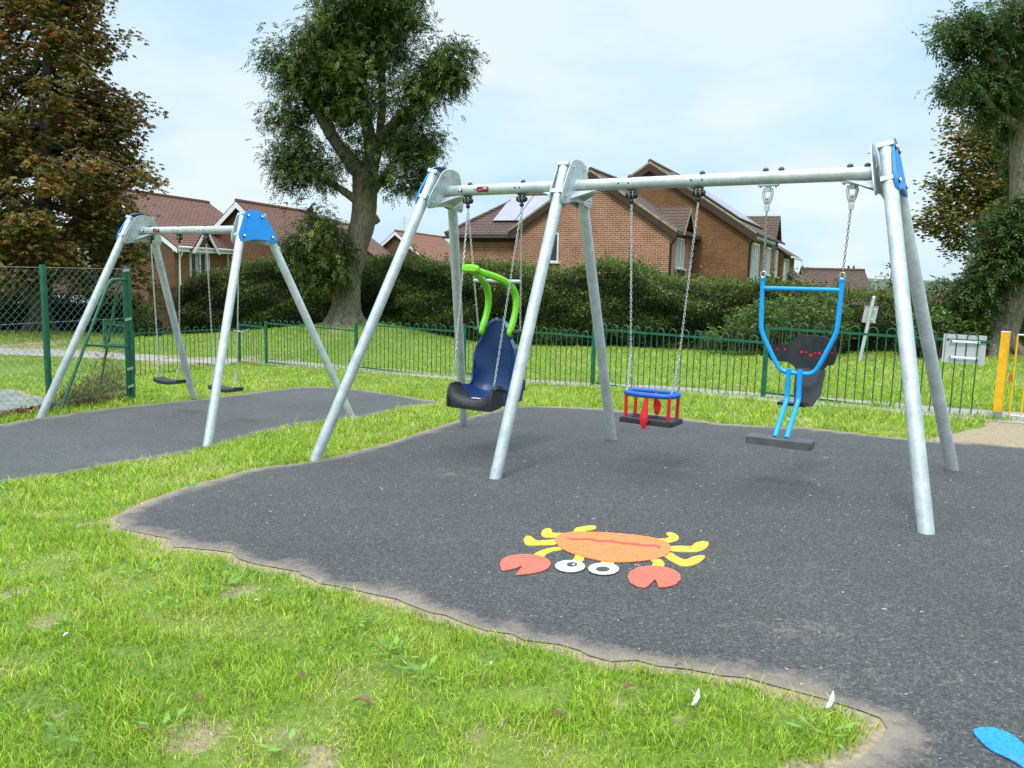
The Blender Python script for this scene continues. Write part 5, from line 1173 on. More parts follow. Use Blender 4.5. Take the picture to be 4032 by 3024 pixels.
pxtube(g, [(1460, 690, 50), (1480, 590, 50), (1500, 540, 48), (1560, 480, 40), (1640, 410, 30), (1720, 320, 20), (1790, 200, 10)], TY, [0, .1, .1, 0, -.1, -.3, -.5], 12)
pxtube(g, [(1490, 560, 30), (1510, 400, 30), (1500, 250, 26), (1520, 60, 22), (1540, -150, 16)], TY, [.2, .6, .8, 1, 1], 10)
pxtube(g, [(1420, 800, 40), (1385, 775, 34), (1335, 740, 28), (1290, 715, 24), (1230, 690, 16)], TY, [-.1, -.3, -.5, -.7, -.9], 10)
pxtube(g, [(1465, 760, 34), (1500, 715, 30), (1528, 670, 26), (1560, 620, 18)], TY, [-.1, -.2, -.4, -.6], 10)
pxtube(g, [(1470, 870, 34), (1484, 862, 34), (1491, 858, 28)], TY, None, 10)
g.build('trunk', BARK, ash, angle=70)
Z = TY; AB = [pb(1450, 30, 200, Z, 0, .9), pb(1300, 110, 120, Z, -.8), pb(1480, -220, 240, Z, 0, .6), pb(1560, -60, 150, Z, .7, .7), pb(1180, 240, 105, Z, -.8), pb(1085, 205, 60, Z, -1), pb(1250, 330, 130, Z, -.6), pb(1290, 200, 110, Z, .4), pb(1140, 400, 75, Z, 0, .7),
     pb(1150, 520, 95, Z, -.3), pb(1110, 640, 62, Z, -.5), pb(1200, 620, 100, Z, -.6), pb(1260, 680, 70, Z, -.9), pb(1160, 720, 50, Z, -1, .8), pb(1370, 350, 120, Z, -.9), pb(1350, 250, 90, Z, -1.2), pb(1400, 440, 80, Z, -1.0, .7), pb(1330, 450, 70, Z, .4, .6), pb(1420, 200, 140, Z, 0), pb(1540, 160, 110, Z, .5, .8), pb(1620, 100, 70, Z, .6, .6),
     pb(1755, 235, 95, Z, -.6), pb(1700, 300, 105, Z, 0), pb(1810, 180, 48, Z, -.6, .8), pb(1640, 360, 90, Z, -.5), pb(1790, 300, 60, Z, -.8), pb(1590, 420, 75, Z, -.7, .8), pb(1510, 400, 75, Z, .6, .6), pb(1650, 540, 90, Z, -.4), pb(1610, 620, 100, Z, -.7), pb(1660, 660, 62, Z, -.5), pb(1570, 540, 75, Z, .4, .7), pb(1600, 740, 55, Z, -.8), pb(1680, 570, 55, Z, .5), pb(1540, 690, 60, Z, -1.0),
     pb(1440, 560, 70, Z, -1, .6), pb(1380, 610, 70, Z, .5, .5), pb(1230, 960, 92, Z, -.7, 1.3), pb(1290, 930, 70, Z, -.9, 1.2), pb(1260, 1060, 72, Z, -.8, 1.3), pb(1330, 1000, 60, Z, -.9, 1), pb(1180, 1000, 60, Z, -.6, 1.1), pb(1310, 1080, 55, Z, -.9, 1.2), pb(1190, 880, 34, Z, -.5, .6), pb(1265, 860, 38, Z, -.5, .7), pb(1250, 820, 26, Z, -.4, .6)]
P, D, K, nk = cluster_pts(AB, 62, 20, .21, .5)
PALA = [(.020, .038, .007), (.034, .062, .010), (.052, .092, .014), (.08, .130, .020), (.125, .18, .03), (.19, .24, .05)]
leafmesh('crown', compound(P, D, K, nk, .25, 4, .036, .095, PALA, .45, .5), LEAF, ash)

# horse chestnut with browning leaves ------------------------------------------------------------
CY = 25.5; tb = at(160, 1316, CY)
che = thing('horse_chestnut_tree', 'broad chestnut tree with browning autumn leaves behind the mesh fence', 'tree', tb)
g = MB(); pxtube(g, [(158, 1335, 130), (158, 1312, 104), (160, 1270, 84), (164, 1180, 76), (166, 1050, 72), (166, 860, 66), (172, 640, 50), (178, 400, 38), (186, 180, 26), (186, -100, 18), (190, -380, 8)], CY, None, 18, .012)
for a in np.linspace(0.4, 6.6, 7)[:-1]:
    d = np.array([math.cos(a), math.sin(a), 0]); g.tube([tb + d * .26 + UP * .5, tb + d * .38 + UP * .18, tb + d * .6 - UP * .05, tb + d * .8 - UP * .25], [.12, .14, .10, .04], 8)
bl = []
def env(y): return np.interp(y, [-500, -300, 0, 100, 200, 300, 400, 500, 600, 700, 780, 860, 950, 1010, 1060], [40, 150, 250, 320, 390, 370, 345, 350, 420, 390, 450, 440, 440, 400, 300])
lev = 0
for y in np.arange(-420, 1050, 62):
    for k in range(9):
        a = rng.uniform(0, 6.28); R_ = env(y + rng.uniform(-30, 30)) / FPX * CY * rng.uniform(.35, 1.0) ** .55; x0 = np.array([0, 0, 0]); base = at(170, y - 120, CY); base2 = at(168, min(y + 40, 1080), CY)
        tipp = base2 + np.array([math.cos(a) * R_, math.sin(a) * R_, 0]) - UP * .15 * R_; 
        if y < 1010: g.tube([base2 + UP * .4, base2 * .6 + tipp * .4 + UP * .45, tipp], [.07, .045, .015], 6)
        for f_ in (.55, .78, 1.0):
            if rng.random() < .85: bl.append((base2 * (1 - f_) + tipp * f_ + rng.normal(0, .18, 3), rng.uniform(.42, .70) * (1 if y > 250 else .85), (1.0 if y > 350 else .72) * (.75 if f_ < .7 else 1)))
g.build('trunk', BARKD, che, angle=70)
P, D, K, nk = cluster_pts(bl, 27, 12.0, .17, .45)
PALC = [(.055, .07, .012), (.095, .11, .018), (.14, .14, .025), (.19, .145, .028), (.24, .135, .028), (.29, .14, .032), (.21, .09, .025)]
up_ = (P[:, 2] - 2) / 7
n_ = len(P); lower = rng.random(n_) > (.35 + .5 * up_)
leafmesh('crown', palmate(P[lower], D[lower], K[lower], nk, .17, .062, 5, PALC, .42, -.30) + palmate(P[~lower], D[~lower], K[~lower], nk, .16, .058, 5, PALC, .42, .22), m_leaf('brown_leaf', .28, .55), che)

# leaning tree by the gate and the autumn maple behind it --------------------------------------------
RY = 17.3; tb = at(3888, 1372, RY)
lt_ = thing('leaning_tree', 'leaning rough-barked tree with dark foliage beyond the yellow gate', 'tree', tb)
g = MB(); pxtube(g, [(3880, 1400, 260), (3885, 1372, 215), (3905, 1320, 175), (3935, 1250, 158), (3968, 1170, 145), (4000, 1060, 130), (4025, 930, 112), (4030, 800, 96), (4026, 680, 88), (4020, 560, 80), (4015, 420, 70), (4030, 250, 60), (4050, 50, 46), (4060, -200, 30)], RY, None, 20, .012)
for a in (2.6, 3.6, 4.3, 5.2, .2):
    d = np.array([math.cos(a), math.sin(a), 0]); g.tube([tb + d * .35 + UP * .4, tb + d * .48 + UP * .15, tb + d * .72 - UP * .05, tb + d * .95 - UP * .25], [.13, .15, .11, .04], 8)
pxtube(g, [(4020, 400, 60), (3990, 300, 52), (3930, 250, 42), (3870, 190, 32), (3800, 130, 18)], RY, [0, -.3, -.6, -.8, -1], 10)
pxtube(g, [(4020, 520, 46), (3965, 465, 34), (3915, 440, 28), (3880, 380, 22), (3800, 330, 12)], RY, [0, -.3, -.6, -.8, -1], 10)
g.build('trunk', BARK, lt_, angle=70)
Z = RY; RB = [pb(3800, 110, 85, Z, -.8), pb(3745, 150, 55, Z, -1, 1), pb(3860, 170, 80, Z, -.8), pb(3790, 190, 60, Z, -.6), pb(3930, 220, 80, Z, -.3), pb(3990, 190, 70, Z, -.2, .8), pb(3800, 320, 70, Z, -.8), pb(3750, 345, 45, Z, -1), pb(3870, 340, 70, Z, -.5), pb(3940, 350, 80, Z, -.4), pb(4010, 300, 90, Z, 0), pb(3910, 430, 70, Z, -.3), pb(3990, 460, 80, Z, .2),
     pb(4000, 20, 70, Z, -.4), pb(3960, 30, 50, Z, -.8, .8), pb(4080, 100, 110, Z, 0), pb(4100, 350, 140, Z, .3), pb(4100, 600, 150, Z, .4), pb(4120, 850, 150, Z, .3), pb(4000, 840, 75, Z, -.7, 1.3), pb(3960, 930, 85, Z, -.8, 1.4), pb(4020, 960, 70, Z, -.9, 1.4), pb(3930, 1020, 80, Z, -.8, 1.4), pb(3990, 1060, 60, Z, -.9, 1.3), pb(3880, 1090, 80, Z, -.7, 1.4), pb(3850, 1130, 60, Z, -.9, 1.4), pb(3830, 1160, 70, Z, -.5, 1.3),
     pb(3800, 1230, 60, Z, -.3, 1.4), pb(3800, 1240, 48, Z, -.7, 1.4), pb(3770, 1290, 55, Z, -.2, 1.3), pb(3780, 1310, 40, Z, -.5, 1.2), pb(4080, 1180, 80, Z, .3, 1.2), pb(4090, 1050, 100, Z, .2, 1.2), pb(4060, 1290, 55, Z, .9, 1.2), pb(3770, 1150, 45, Z, -.3, .6), pb(3735, 1120, 24, Z, -.3, .6)]
P, D, K, nk = cluster_pts(RB, 130, 17, .14, .5)
PALR = [(.022, .042, .009), (.036, .068, .012), (.055, .10, .017), (.08, .135, .025), (.12, .17, .04)]
leafmesh('crown', compound(P, D, K, nk, .19, 3, .034, .085, PALR, .45, .5), LEAF, lt_)
MY = 24; mt_ = at(4005, 1380, MY)
mp_t = thing('maple_tree', 'autumn maple with olive and orange leaves behind the leaning tree', 'tree', mt_)
g = MB(); pxtube(g, [(4010, 1390, 70), (4010, 1200, 56), (3985, 950, 44), (3965, 750, 34), (3940, 560, 22), (3930, 420, 12)], MY, None, 12)
for pts in ([(3985, 950, 26), (3890, 900, 18), (3790, 860, 9)], [(3975, 850, 24), (3880, 760, 16), (3790, 690, 8)], [(3965, 740, 22), (3880, 640, 14), (3800, 560, 7)], [(3985, 960, 22), (3860, 960, 14), (3720, 890, 8), (3620, 880, 4)], [(3960, 660, 18), (4010, 560, 10)]): pxtube(g, pts, MY, [0, -.4, -.8, -1.0][:len(pts)], 8)
g.build('trunk', BARKD, mp_t, angle=70)
Z = MY; MBl = [pb(3790, 480, 55, Z), pb(3850, 520, 75, Z, -.4), pb(3800, 570, 70, Z, -.5), pb(3880, 600, 85, Z), pb(3770, 640, 60, Z, -.6), pb(3840, 680, 85, Z, -.4), pb(3930, 690, 80, Z), pb(3770, 740, 75, Z, -.3), pb(3700, 730, 50, Z, -.5, .8), pb(3850, 780, 90, Z), pb(3720, 810, 65, Z, -.5), pb(3790, 850, 80, Z, -.6), pb(3640, 880, 45, Z, -.9, .9), pb(3700, 880, 60, Z, -.7), pb(3880, 870, 90, Z), pb(3770, 930, 60, Z, -.5), pb(3830, 950, 70, Z, -.3), pb(3900, 970, 80, Z), pb(3900, 480, 70, Z, .3), pb(3960, 540, 90, Z, .3), pb(3990, 760, 90, Z, .5), pb(3740, 1110, 34, Z, -.4, .6), pb(3790, 1120, 40, Z, -.3, .7), pb(3750, 980, 32, Z, -.5, .6), pb(3990, 900, 90, Z, .5)]
MBl += [pb(4010, 620, 80, Z, -.5), pb(4030, 500, 80, Z), pb(3960, 820, 90, Z, -.5), pb(4020, 720, 80, Z, -.4), pb(3650, 850, 40, Z, -.9), pb(3900, 780, 80, Z, -.8)]
P, D, K, nk = cluster_pts(MBl, 85, 13, .17, .5)
PALM = [(.06, .085, .015), (.10, .13, .02), (.16, .16, .028), (.23, .18, .03), (.32, .19, .028), (.42, .20, .028)]
leafmesh('crown', palmate(P, D, K, nk, .105, .06, 5, PALM, .45, -.18), LEAF, mp_t)

# the long hedge -------------------------------------------------------------------------------------
def hedge(name, label, prof, thick, dens, ls, pal, cat='hedge', rough=.16, topl=1.0, parent=None):
    """prof: (x, y_base, y_top, distance) in photograph pixels, left to right"""
    base = np.array([at(x, yb, Y) for x, yb, yt, Y in prof]); topz = np.array([at(x, yt, Y)[2] for x, yb, yt, Y in prof]) - .17; c = base.mean(0)
    seg = np.linalg.norm(np.diff(base[:, :2], axis=0), axis=1); s = np.r_[0, np.cumsum(seg)]; Ls = s[-1]
    def pos(t): return np.stack([np.interp(t, s, base[:, 0]), np.interp(t, s, base[:, 1])], 1), np.interp(t, s, base[:, 2]), np.interp(t, s, topz)
    dirn = (base[-1, :2] - base[0, :2]) / np.linalg.norm(base[-1, :2] - base[0, :2]); nf = np.array([dirn[1], -dirn[0]]); nf = nf if nf[1] < 0 else -nf
    r = thing(name, label, cat, c)
    # dark woody heart
    g = MB(); tt = np.linspace(0, Ls, max(6, int(Ls / .6))); xy, zb_, zt = pos(tt)
    V = []; 
    for p, a, e in zip(xy, zb_, zt):
        for o, z in ((-.36, a - .1), (-.40, a + (e - a) * .55), (-.62, e - .20), (-thick + .25, e - .20), (-thick + .2, a - .1)): V.append([*(p + nf * o), z])
    m = len(tt); g.add(V, [(i * 5 + k, i * 5 + (k + 1) % 5, (i + 1) * 5 + (k + 1) % 5, (i + 1) * 5 + k) for i in range(m - 1) for k in range(5)] + [tuple(range(5))[::-1], tuple((m - 1) * 5 + k for k in range(5))]); g.build('branches', plain('hedge_wood', (.012, .013, .008), .9), r)
    out = []; ph = rng.uniform(0, 6, 12)
    def wav(t, z): return sum(math.sin(ph[k]) * .0 + np.sin(t * (1.1 + .9 * k) + ph[k] + 2 * np.sin(z * (1.3 + .6 * k) + ph[-k - 1])) / (1.4 + k) for k in range(5))
    hm = float((topz - base[:, 2]).mean())
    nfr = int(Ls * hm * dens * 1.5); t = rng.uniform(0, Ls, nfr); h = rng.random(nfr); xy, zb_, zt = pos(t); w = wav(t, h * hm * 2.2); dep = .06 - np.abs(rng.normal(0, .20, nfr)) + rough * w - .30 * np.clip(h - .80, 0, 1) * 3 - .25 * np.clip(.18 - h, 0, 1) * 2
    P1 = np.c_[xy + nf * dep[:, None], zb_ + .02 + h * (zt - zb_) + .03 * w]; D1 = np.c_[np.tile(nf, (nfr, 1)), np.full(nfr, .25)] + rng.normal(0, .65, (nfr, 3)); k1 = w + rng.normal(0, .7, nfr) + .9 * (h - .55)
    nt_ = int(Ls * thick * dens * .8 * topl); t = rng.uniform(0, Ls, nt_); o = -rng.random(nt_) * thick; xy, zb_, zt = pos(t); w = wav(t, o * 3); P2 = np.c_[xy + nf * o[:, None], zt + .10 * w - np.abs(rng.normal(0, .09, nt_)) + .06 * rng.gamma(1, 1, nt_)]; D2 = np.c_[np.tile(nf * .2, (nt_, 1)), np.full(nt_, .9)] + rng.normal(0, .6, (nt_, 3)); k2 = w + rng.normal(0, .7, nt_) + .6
    # shoots poking out of the top
    ns = int(Ls * 5 * topl); t = rng.uniform(0, Ls, ns); xy, zb_, zt = pos(t); o = -rng.random(ns) * thick * .8; SH, SD, SK = [], [], []
    for i in range(ns):
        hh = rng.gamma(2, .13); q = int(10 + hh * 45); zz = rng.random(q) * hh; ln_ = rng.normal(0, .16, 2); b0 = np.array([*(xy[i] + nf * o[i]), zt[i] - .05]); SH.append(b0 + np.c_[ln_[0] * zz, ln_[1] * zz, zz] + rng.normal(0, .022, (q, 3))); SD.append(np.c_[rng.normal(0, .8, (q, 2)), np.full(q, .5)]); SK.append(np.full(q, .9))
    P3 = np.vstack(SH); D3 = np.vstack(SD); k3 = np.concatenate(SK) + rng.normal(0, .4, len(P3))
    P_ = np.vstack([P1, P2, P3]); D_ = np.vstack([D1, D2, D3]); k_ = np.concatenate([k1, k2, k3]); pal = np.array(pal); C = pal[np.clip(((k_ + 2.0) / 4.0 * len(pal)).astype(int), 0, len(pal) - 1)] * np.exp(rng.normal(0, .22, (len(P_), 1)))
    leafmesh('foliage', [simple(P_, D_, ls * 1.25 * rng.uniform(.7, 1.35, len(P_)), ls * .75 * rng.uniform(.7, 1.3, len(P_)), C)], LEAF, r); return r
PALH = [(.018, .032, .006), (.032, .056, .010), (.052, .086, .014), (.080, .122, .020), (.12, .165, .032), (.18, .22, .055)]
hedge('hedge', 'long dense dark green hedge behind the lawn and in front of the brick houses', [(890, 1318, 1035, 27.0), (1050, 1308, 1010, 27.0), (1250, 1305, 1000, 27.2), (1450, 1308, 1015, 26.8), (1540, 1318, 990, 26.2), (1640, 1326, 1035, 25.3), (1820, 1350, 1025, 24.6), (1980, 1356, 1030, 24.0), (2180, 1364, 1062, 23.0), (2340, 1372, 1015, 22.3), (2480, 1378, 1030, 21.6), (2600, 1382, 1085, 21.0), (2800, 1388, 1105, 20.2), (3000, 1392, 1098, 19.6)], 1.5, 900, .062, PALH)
hedge('hedge', 'lower dark hedge behind the tilted sign pole', [(2990, 1392, 1105, 19.5), (3100, 1394, 1100, 19.2), (3250, 1396, 1135, 18.8), (3400, 1400, 1140, 18.4), (3560, 1404, 1150, 18.0), (3700, 1406, 1185, 17.8), (3850, 1408, 1230, 17.9)], 1.2, 1000, .058, PALH)
hedge('hedge', 'clipped dark hedge seen through the wire mesh on the left', [(-120, 1322, 1148, 25.9), (100, 1318, 1152, 26.0), (300, 1316, 1150, 26.0), (540, 1318, 1165, 26.0)], 1.2, 700, .062, [(.010, .020, .012), (.015, .030, .016), (.022, .042, .02), (.032, .056, .025)], topl=.6)
hedge('shrub', 'olive green shrub rising before the white-guttered house beside the board fence', [(690, 1324, 1150, 26.6), (740, 1322, 1085, 26.6), (800, 1322, 1070, 26.7), (860, 1322, 1060, 26.8), (905, 1322, 1060, 26.9)], 1.6, 620, .075, [(.026, .034, .008), (.045, .058, .011), (.075, .092, .017), (.11, .125, .025), (.16, .17, .04)], 'shrub', .25)
hedge('shrub', 'low dark green shrub at the end of the board fence behind the mesh corner post', [(520, 1330, 1200, 24.5), (560, 1330, 1190, 24.5), (605, 1332, 1225, 24.5)], .8, 800, .06, PALH, 'shrub', .15)
hedge('shrub', 'yellow-green bush rising above the clipped hedge beside the chestnut trunk', [(-60, 1180, 1080, 29), (20, 1180, 1075, 29), (90, 1180, 1100, 29)], 1, 500, .08, [(.05, .07, .012), (.09, .12, .02), (.13, .16, .03)], 'shrub', .25)
# bright laurels: tall leafy stems
def laurel(label, px, Yc, n, hmin, hmax, spread, pal, ll=.10, lw=.032):
    c = gnd(*px); c = at(px[0], px[1], Yc); r = thing('laurel_bush', label, 'shrub', c); Pq, Dq, Cq, g = [], [], [], MB()
    for i in range(n):
        a, rr = rng.uniform(0, 6.28), spread * math.sqrt(rng.random()); h = rng.uniform(hmin, hmax) * (1 - .35 * (rr / spread) ** 2); b0 = c + np.array([math.cos(a) * rr * 1.15, math.sin(a) * rr * .7, 0]); lean = np.array([math.cos(a), math.sin(a), 0]) * .16 * rr / spread + rng.normal(0, .05, 3) * [1, 1, 0]
        g.tube([b0, b0 + lean * h * .5 + UP * h * .5, b0 + lean * h + UP * h], [.012, .009, .003], 4); k = int(h * 46); t = rng.random(k) ** .75; an = rng.uniform(0, 6.28, k)
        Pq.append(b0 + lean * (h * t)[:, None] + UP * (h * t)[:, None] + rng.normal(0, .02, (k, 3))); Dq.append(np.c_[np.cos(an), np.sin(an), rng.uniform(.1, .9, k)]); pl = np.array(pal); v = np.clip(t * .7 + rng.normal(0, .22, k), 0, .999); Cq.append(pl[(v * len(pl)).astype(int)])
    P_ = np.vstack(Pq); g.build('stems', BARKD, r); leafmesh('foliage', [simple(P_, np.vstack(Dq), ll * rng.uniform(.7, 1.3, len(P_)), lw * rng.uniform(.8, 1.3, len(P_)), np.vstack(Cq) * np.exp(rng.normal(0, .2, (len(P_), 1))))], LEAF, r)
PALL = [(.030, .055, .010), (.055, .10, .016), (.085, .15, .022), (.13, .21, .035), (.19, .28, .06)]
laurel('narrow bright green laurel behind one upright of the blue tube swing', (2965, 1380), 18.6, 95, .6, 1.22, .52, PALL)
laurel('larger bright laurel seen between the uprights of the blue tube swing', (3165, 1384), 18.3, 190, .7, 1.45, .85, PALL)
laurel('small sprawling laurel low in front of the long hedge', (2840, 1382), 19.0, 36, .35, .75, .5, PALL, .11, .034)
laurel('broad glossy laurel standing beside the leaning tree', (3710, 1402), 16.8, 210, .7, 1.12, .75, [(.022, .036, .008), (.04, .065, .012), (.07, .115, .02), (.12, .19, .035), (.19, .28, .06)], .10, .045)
# thin sapling rising from the hedge
sp0 = at(3500, 1180, 21); sa = thing('sapling', 'thin dark sapling rising above the lower hedge', 'tree', sp0); g = MB(); g.tube([sp0 - UP * 1.2, sp0 + UP * .4, sp0 + UP * 1.0], [.03, .018, .006], 6); g.build('trunk', BARKD, sa)
P, D, K, nk = cluster_pts([pb(3500, 1070, 36, 21, 0, 2.2), pb(3490, 1120, 42, 21, 0, 2.2), pb(3515, 1150, 40, 21, 0, 2.2)], 60, 6, .06); leafmesh('crown', [simple(P, D, np.full(len(P), .085), np.full(len(P), .04), np.tile((.030, .042, .014), (len(P), 1)) * np.exp(rng.normal(0, .3, (len(P), 1))))], LEAF, sa)
# dry weeds by the mesh corner
dw = gnd(430, 1590); r = thing('dry_bush', 'straggly dry bush with brownish seed heads at the foot of the mesh fence', 'shrub', dw); n = 5200; a = rng.uniform(0, 6.28, n); 
ctr = np.array([gnd(430, 1585)[:2], gnd(480, 1560)[:2], gnd(380, 1600)[:2], gnd(500, 1545)[:2], gnd(330, 1600)[:2]]) + MN[:2] * -.22; w_ = rng.integers(0, 5, n); xy = ctr[w_] + rng.normal(0, .13, (n, 2)); h = np.abs(rng.normal(0, .24, n)) * np.array([1, 1.15, .7, 1.1, .45])[w_]
P_ = np.c_[xy, zg(xy[:, 0], xy[:, 1]) + h]; D_ = np.c_[rng.normal(0, .5, (n, 2)), np.full(n, .9)]; cl_ = np.array([(.10, .11, .03), (.17, .16, .05), (.22, .17, .08), (.13, .075, .035), (.07, .095, .02)])[rng.integers(0, 5, n)] * rng.uniform(.7, 1.2, (n, 1))
leafmesh('stems_and_seed_heads', [simple(P_, D_, rng.uniform(.025, .08, n), rng.uniform(.005, .013, n), cl_)], DRYL, r)
# drift of dead leaves along the court edge
n = 4200; t = rng.uniform(-.1, 4.3, n); o = -np.abs(rng.normal(.22, .16, n)) - .04; o2 = np.where(t > 1.6, o - rng.random(n) * .35 * (t - 1.6), o); P_ = np.array([MF(a_, b_, 0) for a_, b_ in zip(t, o2)]); P_[:, 2] = zg(P_[:, 0], P_[:, 1]) + .01 + .05 * rng.random(n) * np.exp(-((o + .2) / .16) ** 2)
D_ = np.c_[rng.normal(0, 1, (n, 2)), rng.normal(0, .35, n)]; cl_ = np.array([(.19, .075, .04), (.13, .05, .03), (.26, .12, .06), (.075, .035, .022), (.30, .17, .09)])[rng.integers(0, 5, n)] * rng.uniform(.7, 1.2, (n, 1))
tag(leafmesh('leaf_litter', [simple(P_, D_, rng.uniform(.03, .075, n), rng.uniform(.018, .04, n), cl_)], DRYL), kind='stuff')
# ------------------------------------------------------------------ single leaves, litter, far hills
def leaf_obj(name, px, L_, W_, col, label, cat, group=None, lift=.028):
    p = gnd(*px); a = rng.uniform(0, 6.28); d = np.array([math.cos(a), math.sin(a), 0]); s = np.array([-math.sin(a), math.cos(a), 0]); g = MB(); pts = []
    k = 7; V = []
    for i in range(k):
        t = i / (k - 1); w = W_ * math.sin(math.pi * min(1, t * .94 + .03)) ** .8 / 2; z = .012 * math.sin(t * 3.1) * (L_ / .06); c = p + d * L_ * (t - .5) + UP * (lift + z)
        V += [c - s * w + UP * w * .5, c, c + s * w + UP * w * .35]
    Fc = [(i * 3 + j, i * 3 + j + 1, i * 3 + j + 4, i * 3 + j + 3) for i in range(k - 1) for j in (0, 1)]
    V2 = [v - UP * .0012 for v in V]; n_ = len(V); g.add(V + V2, Fc + [tuple(q + n_ for q in f[::-1]) for f in Fc]); o = g.build(name, plain(name + '_colour', col, .7, 0, .25, 40)); tag(o, label, cat, group); return o
LG = 'fallen brown leaves scattered over the grass'
for px, L_ in (((1430, 2800), .075), ((2200, 2850), .05), ((2470, 2740), .055), ((780, 2780), .05), ((560, 2910), .045), ((890, 2330), .04), ((1690, 2360), .03), ((1255, 1540), .06), ((680, 1570), .07), ((745, 1575), .06), ((1190, 2690), .045), ((2670, 2650), .04)):
    leaf_obj('fallen_leaf', px, L_ * .9, L_ * .42, (.17, .08, .03), 'small curled brown leaf fallen on the grass', 'leaf', LG)
PG_ = 'pale bits of litter on the grass'
for px, L_ in (((694, 1917), .06), ((265, 2528), .05), ((1090, 1445), .07), ((780, 1452), .06), ((960, 1470), .05), ((1010, 2390), .035), ((1935, 2640), .03)):
    leaf_obj('litter_scrap', px, L_ * .6, L_ * .36, (.5, .48, .42), 'small pale scrap of litter lying on the grass', 'litter', PG_)
for px, lab in (((2735, 2790), 'white feather standing in the grass near the rubber edge'), ((3265, 2800), 'white feather on the tip of lawn nearest the blue oval')):
    p = gnd(*px); ft_ = thing('feather', lab, 'feather', p); g = MB(); g.tube([p + UP * .005, p + UP * .035 + np.array([.012, 0, 0]), p + UP * .06 + np.array([-.012, .01, 0])], [.0012, .0018, .0008], 5); g.build('quill', STICK, ft_)
    g = MB(); g.add([p + UP * .012 + np.array([-.014, 0, 0]), p + UP * .014 + np.array([-.004, -.006, .0]), p + UP * .04 + np.array([.016, .0, 0]), p + UP * .068 + np.array([.012, .01, 0]), p + UP * .035 + np.array([-.002, .006, 0])], [(0, 1, 2, 3, 4)]); g.build('vane', WHITEP, ft_)
# pale grit and bark crumbs lying on the rubber: too many to count
n = 900; q = RUB1[rng.integers(0, len(RUB1), n)]; P_ = np.c_[rng.uniform(-2.5, 6, n * 3), rng.uniform(1.9, 7.4, n * 3)]; P_ = P_[inside(P_, RUB1)]; n = len(P_); z = zg(P_[:, 0], P_[:, 1]) + .011; d = np.c_[rng.normal(0, 1, (n, 2)), rng.uniform(0, .4, n)]
tag(leafmesh('grit', [simple(np.c_[P_, z], d, rng.gamma(2, .005, n) + .004, rng.uniform(.003, .007, n), np.array([(.45, .42, .38), (.30, .23, .17), (.55, .53, .50), (.18, .13, .09)])[rng.integers(0, 4, n)])], DRYL), kind='stuff')

# far hills and town, seen in the gap on the right
def hills(name, Y, x0, x1, prof, thick, mat, seed):
    r = np.random.default_rng(seed); X = np.linspace(x0, x1, 260); h = np.interp(X, *zip(*prof)) ; h = h + sum(np.sin(X * f_ + r.uniform(0, 6)) * a for f_, a in ((.02, 2.0), (.055, 1.2), (.13, .8), (.31, .5))) * Y / 1500
    V, Q = [], []; dep = [0, .12, .3, .6, 1.0]; hh = [0, .45, .8, 1, .6]
    for d, k in zip(dep, hh):
        for x, z in zip(X, h): V.append((x, Y + d * thick, -16 + (z + 16) * k))
    m = len(X)
    for i in range(4):
        for j in range(m - 1): Q.append((i * m + j, i * m + j + 1, (i + 1) * m + j + 1, (i + 1) * m + j))
    o = fast(name, np.array(V), np.array(Q), None, mat, None, None, True); return tag(o, kind='structure')
def m_hill(name, c):
    m, t, b_ = newmat(name); co = geo_pos(t); t.links.new(ramp(t, noise(t, .012, 8, .7, co), [(.35, c[0]), (.5, c[1]), (.65, c[2])]), b_.inputs['Base Color']); b_.inputs['Roughness'].default_value = 1; return m
hl = [(.03, .045, .015), (.07, .085, .025), (.13, .12, .05)]
hills('hill', 900, -100, 1000, [(-100, -8), (300, -6), (420, -2), (500, 0), (560, -3), (700, -4), (1000, -2)], 500, m_hill('wooded_hill', hl), 3)
hills('hill', 3200, -1500, 3500, [(-1500, 20), (1200, 26), (1700, 34), (2200, 30), (3500, 30)], 1500, m_hill('far_hill', [(.04, .06, .03), (.07, .09, .04), (.1, .11, .05)]), 5)
V, Q, C, o = [], [], [], 0; rr = np.random.default_rng(9)
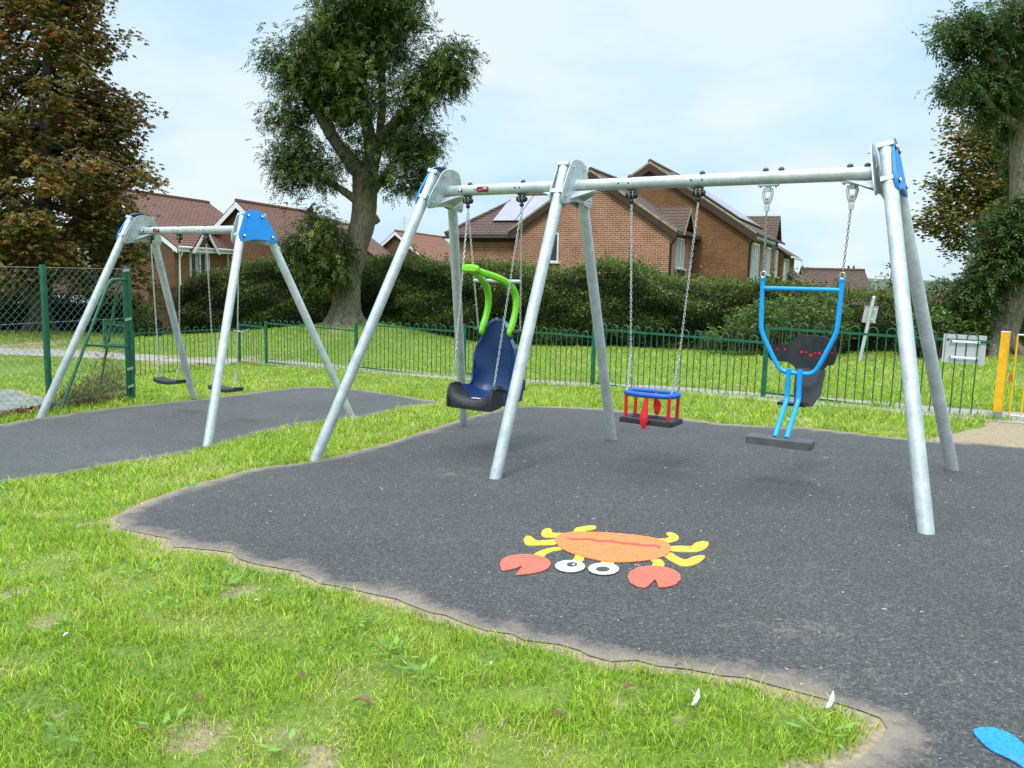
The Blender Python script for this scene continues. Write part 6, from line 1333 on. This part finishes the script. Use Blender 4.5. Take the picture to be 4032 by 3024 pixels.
for k in range(150):
    Y = rr.uniform(520, 860); x = Y * rr.uniform(.43, .66); w, dp, h, rf = rr.uniform(6, 10), rr.uniform(6, 9), rr.uniform(4, 5.5), rr.uniform(2, 3.2); z0 = np.interp(Y, [520, 860], [-17, -9]) - 3; wc = np.array([(.30, .13, .08), (.40, .36, .30), (.24, .12, .08), (.45, .42, .38)][rr.integers(0, 4)]); rc = np.array((.16, .07, .05)) * rr.uniform(.7, 1.5)
    c = [(x, Y, z0), (x + w, Y, z0), (x + w, Y + dp, z0), (x, Y + dp, z0), (x, Y, z0 + h), (x + w, Y, z0 + h), (x + w, Y + dp, z0 + h), (x, Y + dp, z0 + h)]
    V += c; C += [wc] * 8; Q += [[o, o + 1, o + 5, o + 4], [o + 1, o + 2, o + 6, o + 5], [o + 3, o, o + 4, o + 7]]; o += 8
    V += [(x, Y - .3, z0 + h), (x + w, Y - .3, z0 + h), (x + w, Y + dp / 2, z0 + h + rf), (x, Y + dp / 2, z0 + h + rf), (x, Y + dp, z0 + h), (x + w, Y + dp, z0 + h)]; C += [rc] * 6; Q += [[o, o + 1, o + 2, o + 3], [o + 3, o + 2, o + 5, o + 4]]; o += 6
tag(fast('distant_town', np.array(V), np.array(Q), None, m_leaf('far_walls', 0, .9), np.array(C)), kind='stuff')
n = 26000; Y = rr.uniform(430, 900, n); x = Y * rr.uniform(.40, .70, n); ci = rr.normal(0, 1, (n, 3)) * np.array([3, 3, 1.6]); z = np.interp(Y, [430, 900], [-20, -8]); k = (rr.random((n // 20, 3))); cen = np.repeat(np.c_[x[::20][:n // 20], Y[::20][:n // 20], z[::20][:n // 20] + 2], 20, 0)[:n]; P_ = cen + ci[:len(cen)]
tag(leafmesh('distant_woods', [simple(P_, unit(len(P_)), np.full(len(P_), 2.6), np.full(len(P_), 1.9), np.array([(.03, .045, .015), (.05, .065, .02), (.08, .075, .025)])[rr.integers(0, 3, len(P_))])], LEAF), kind='stuff')
for n_ in [o for o in bpy.data.objects if o.name.startswith('tmp')]: bpy.data.objects.remove(n_)
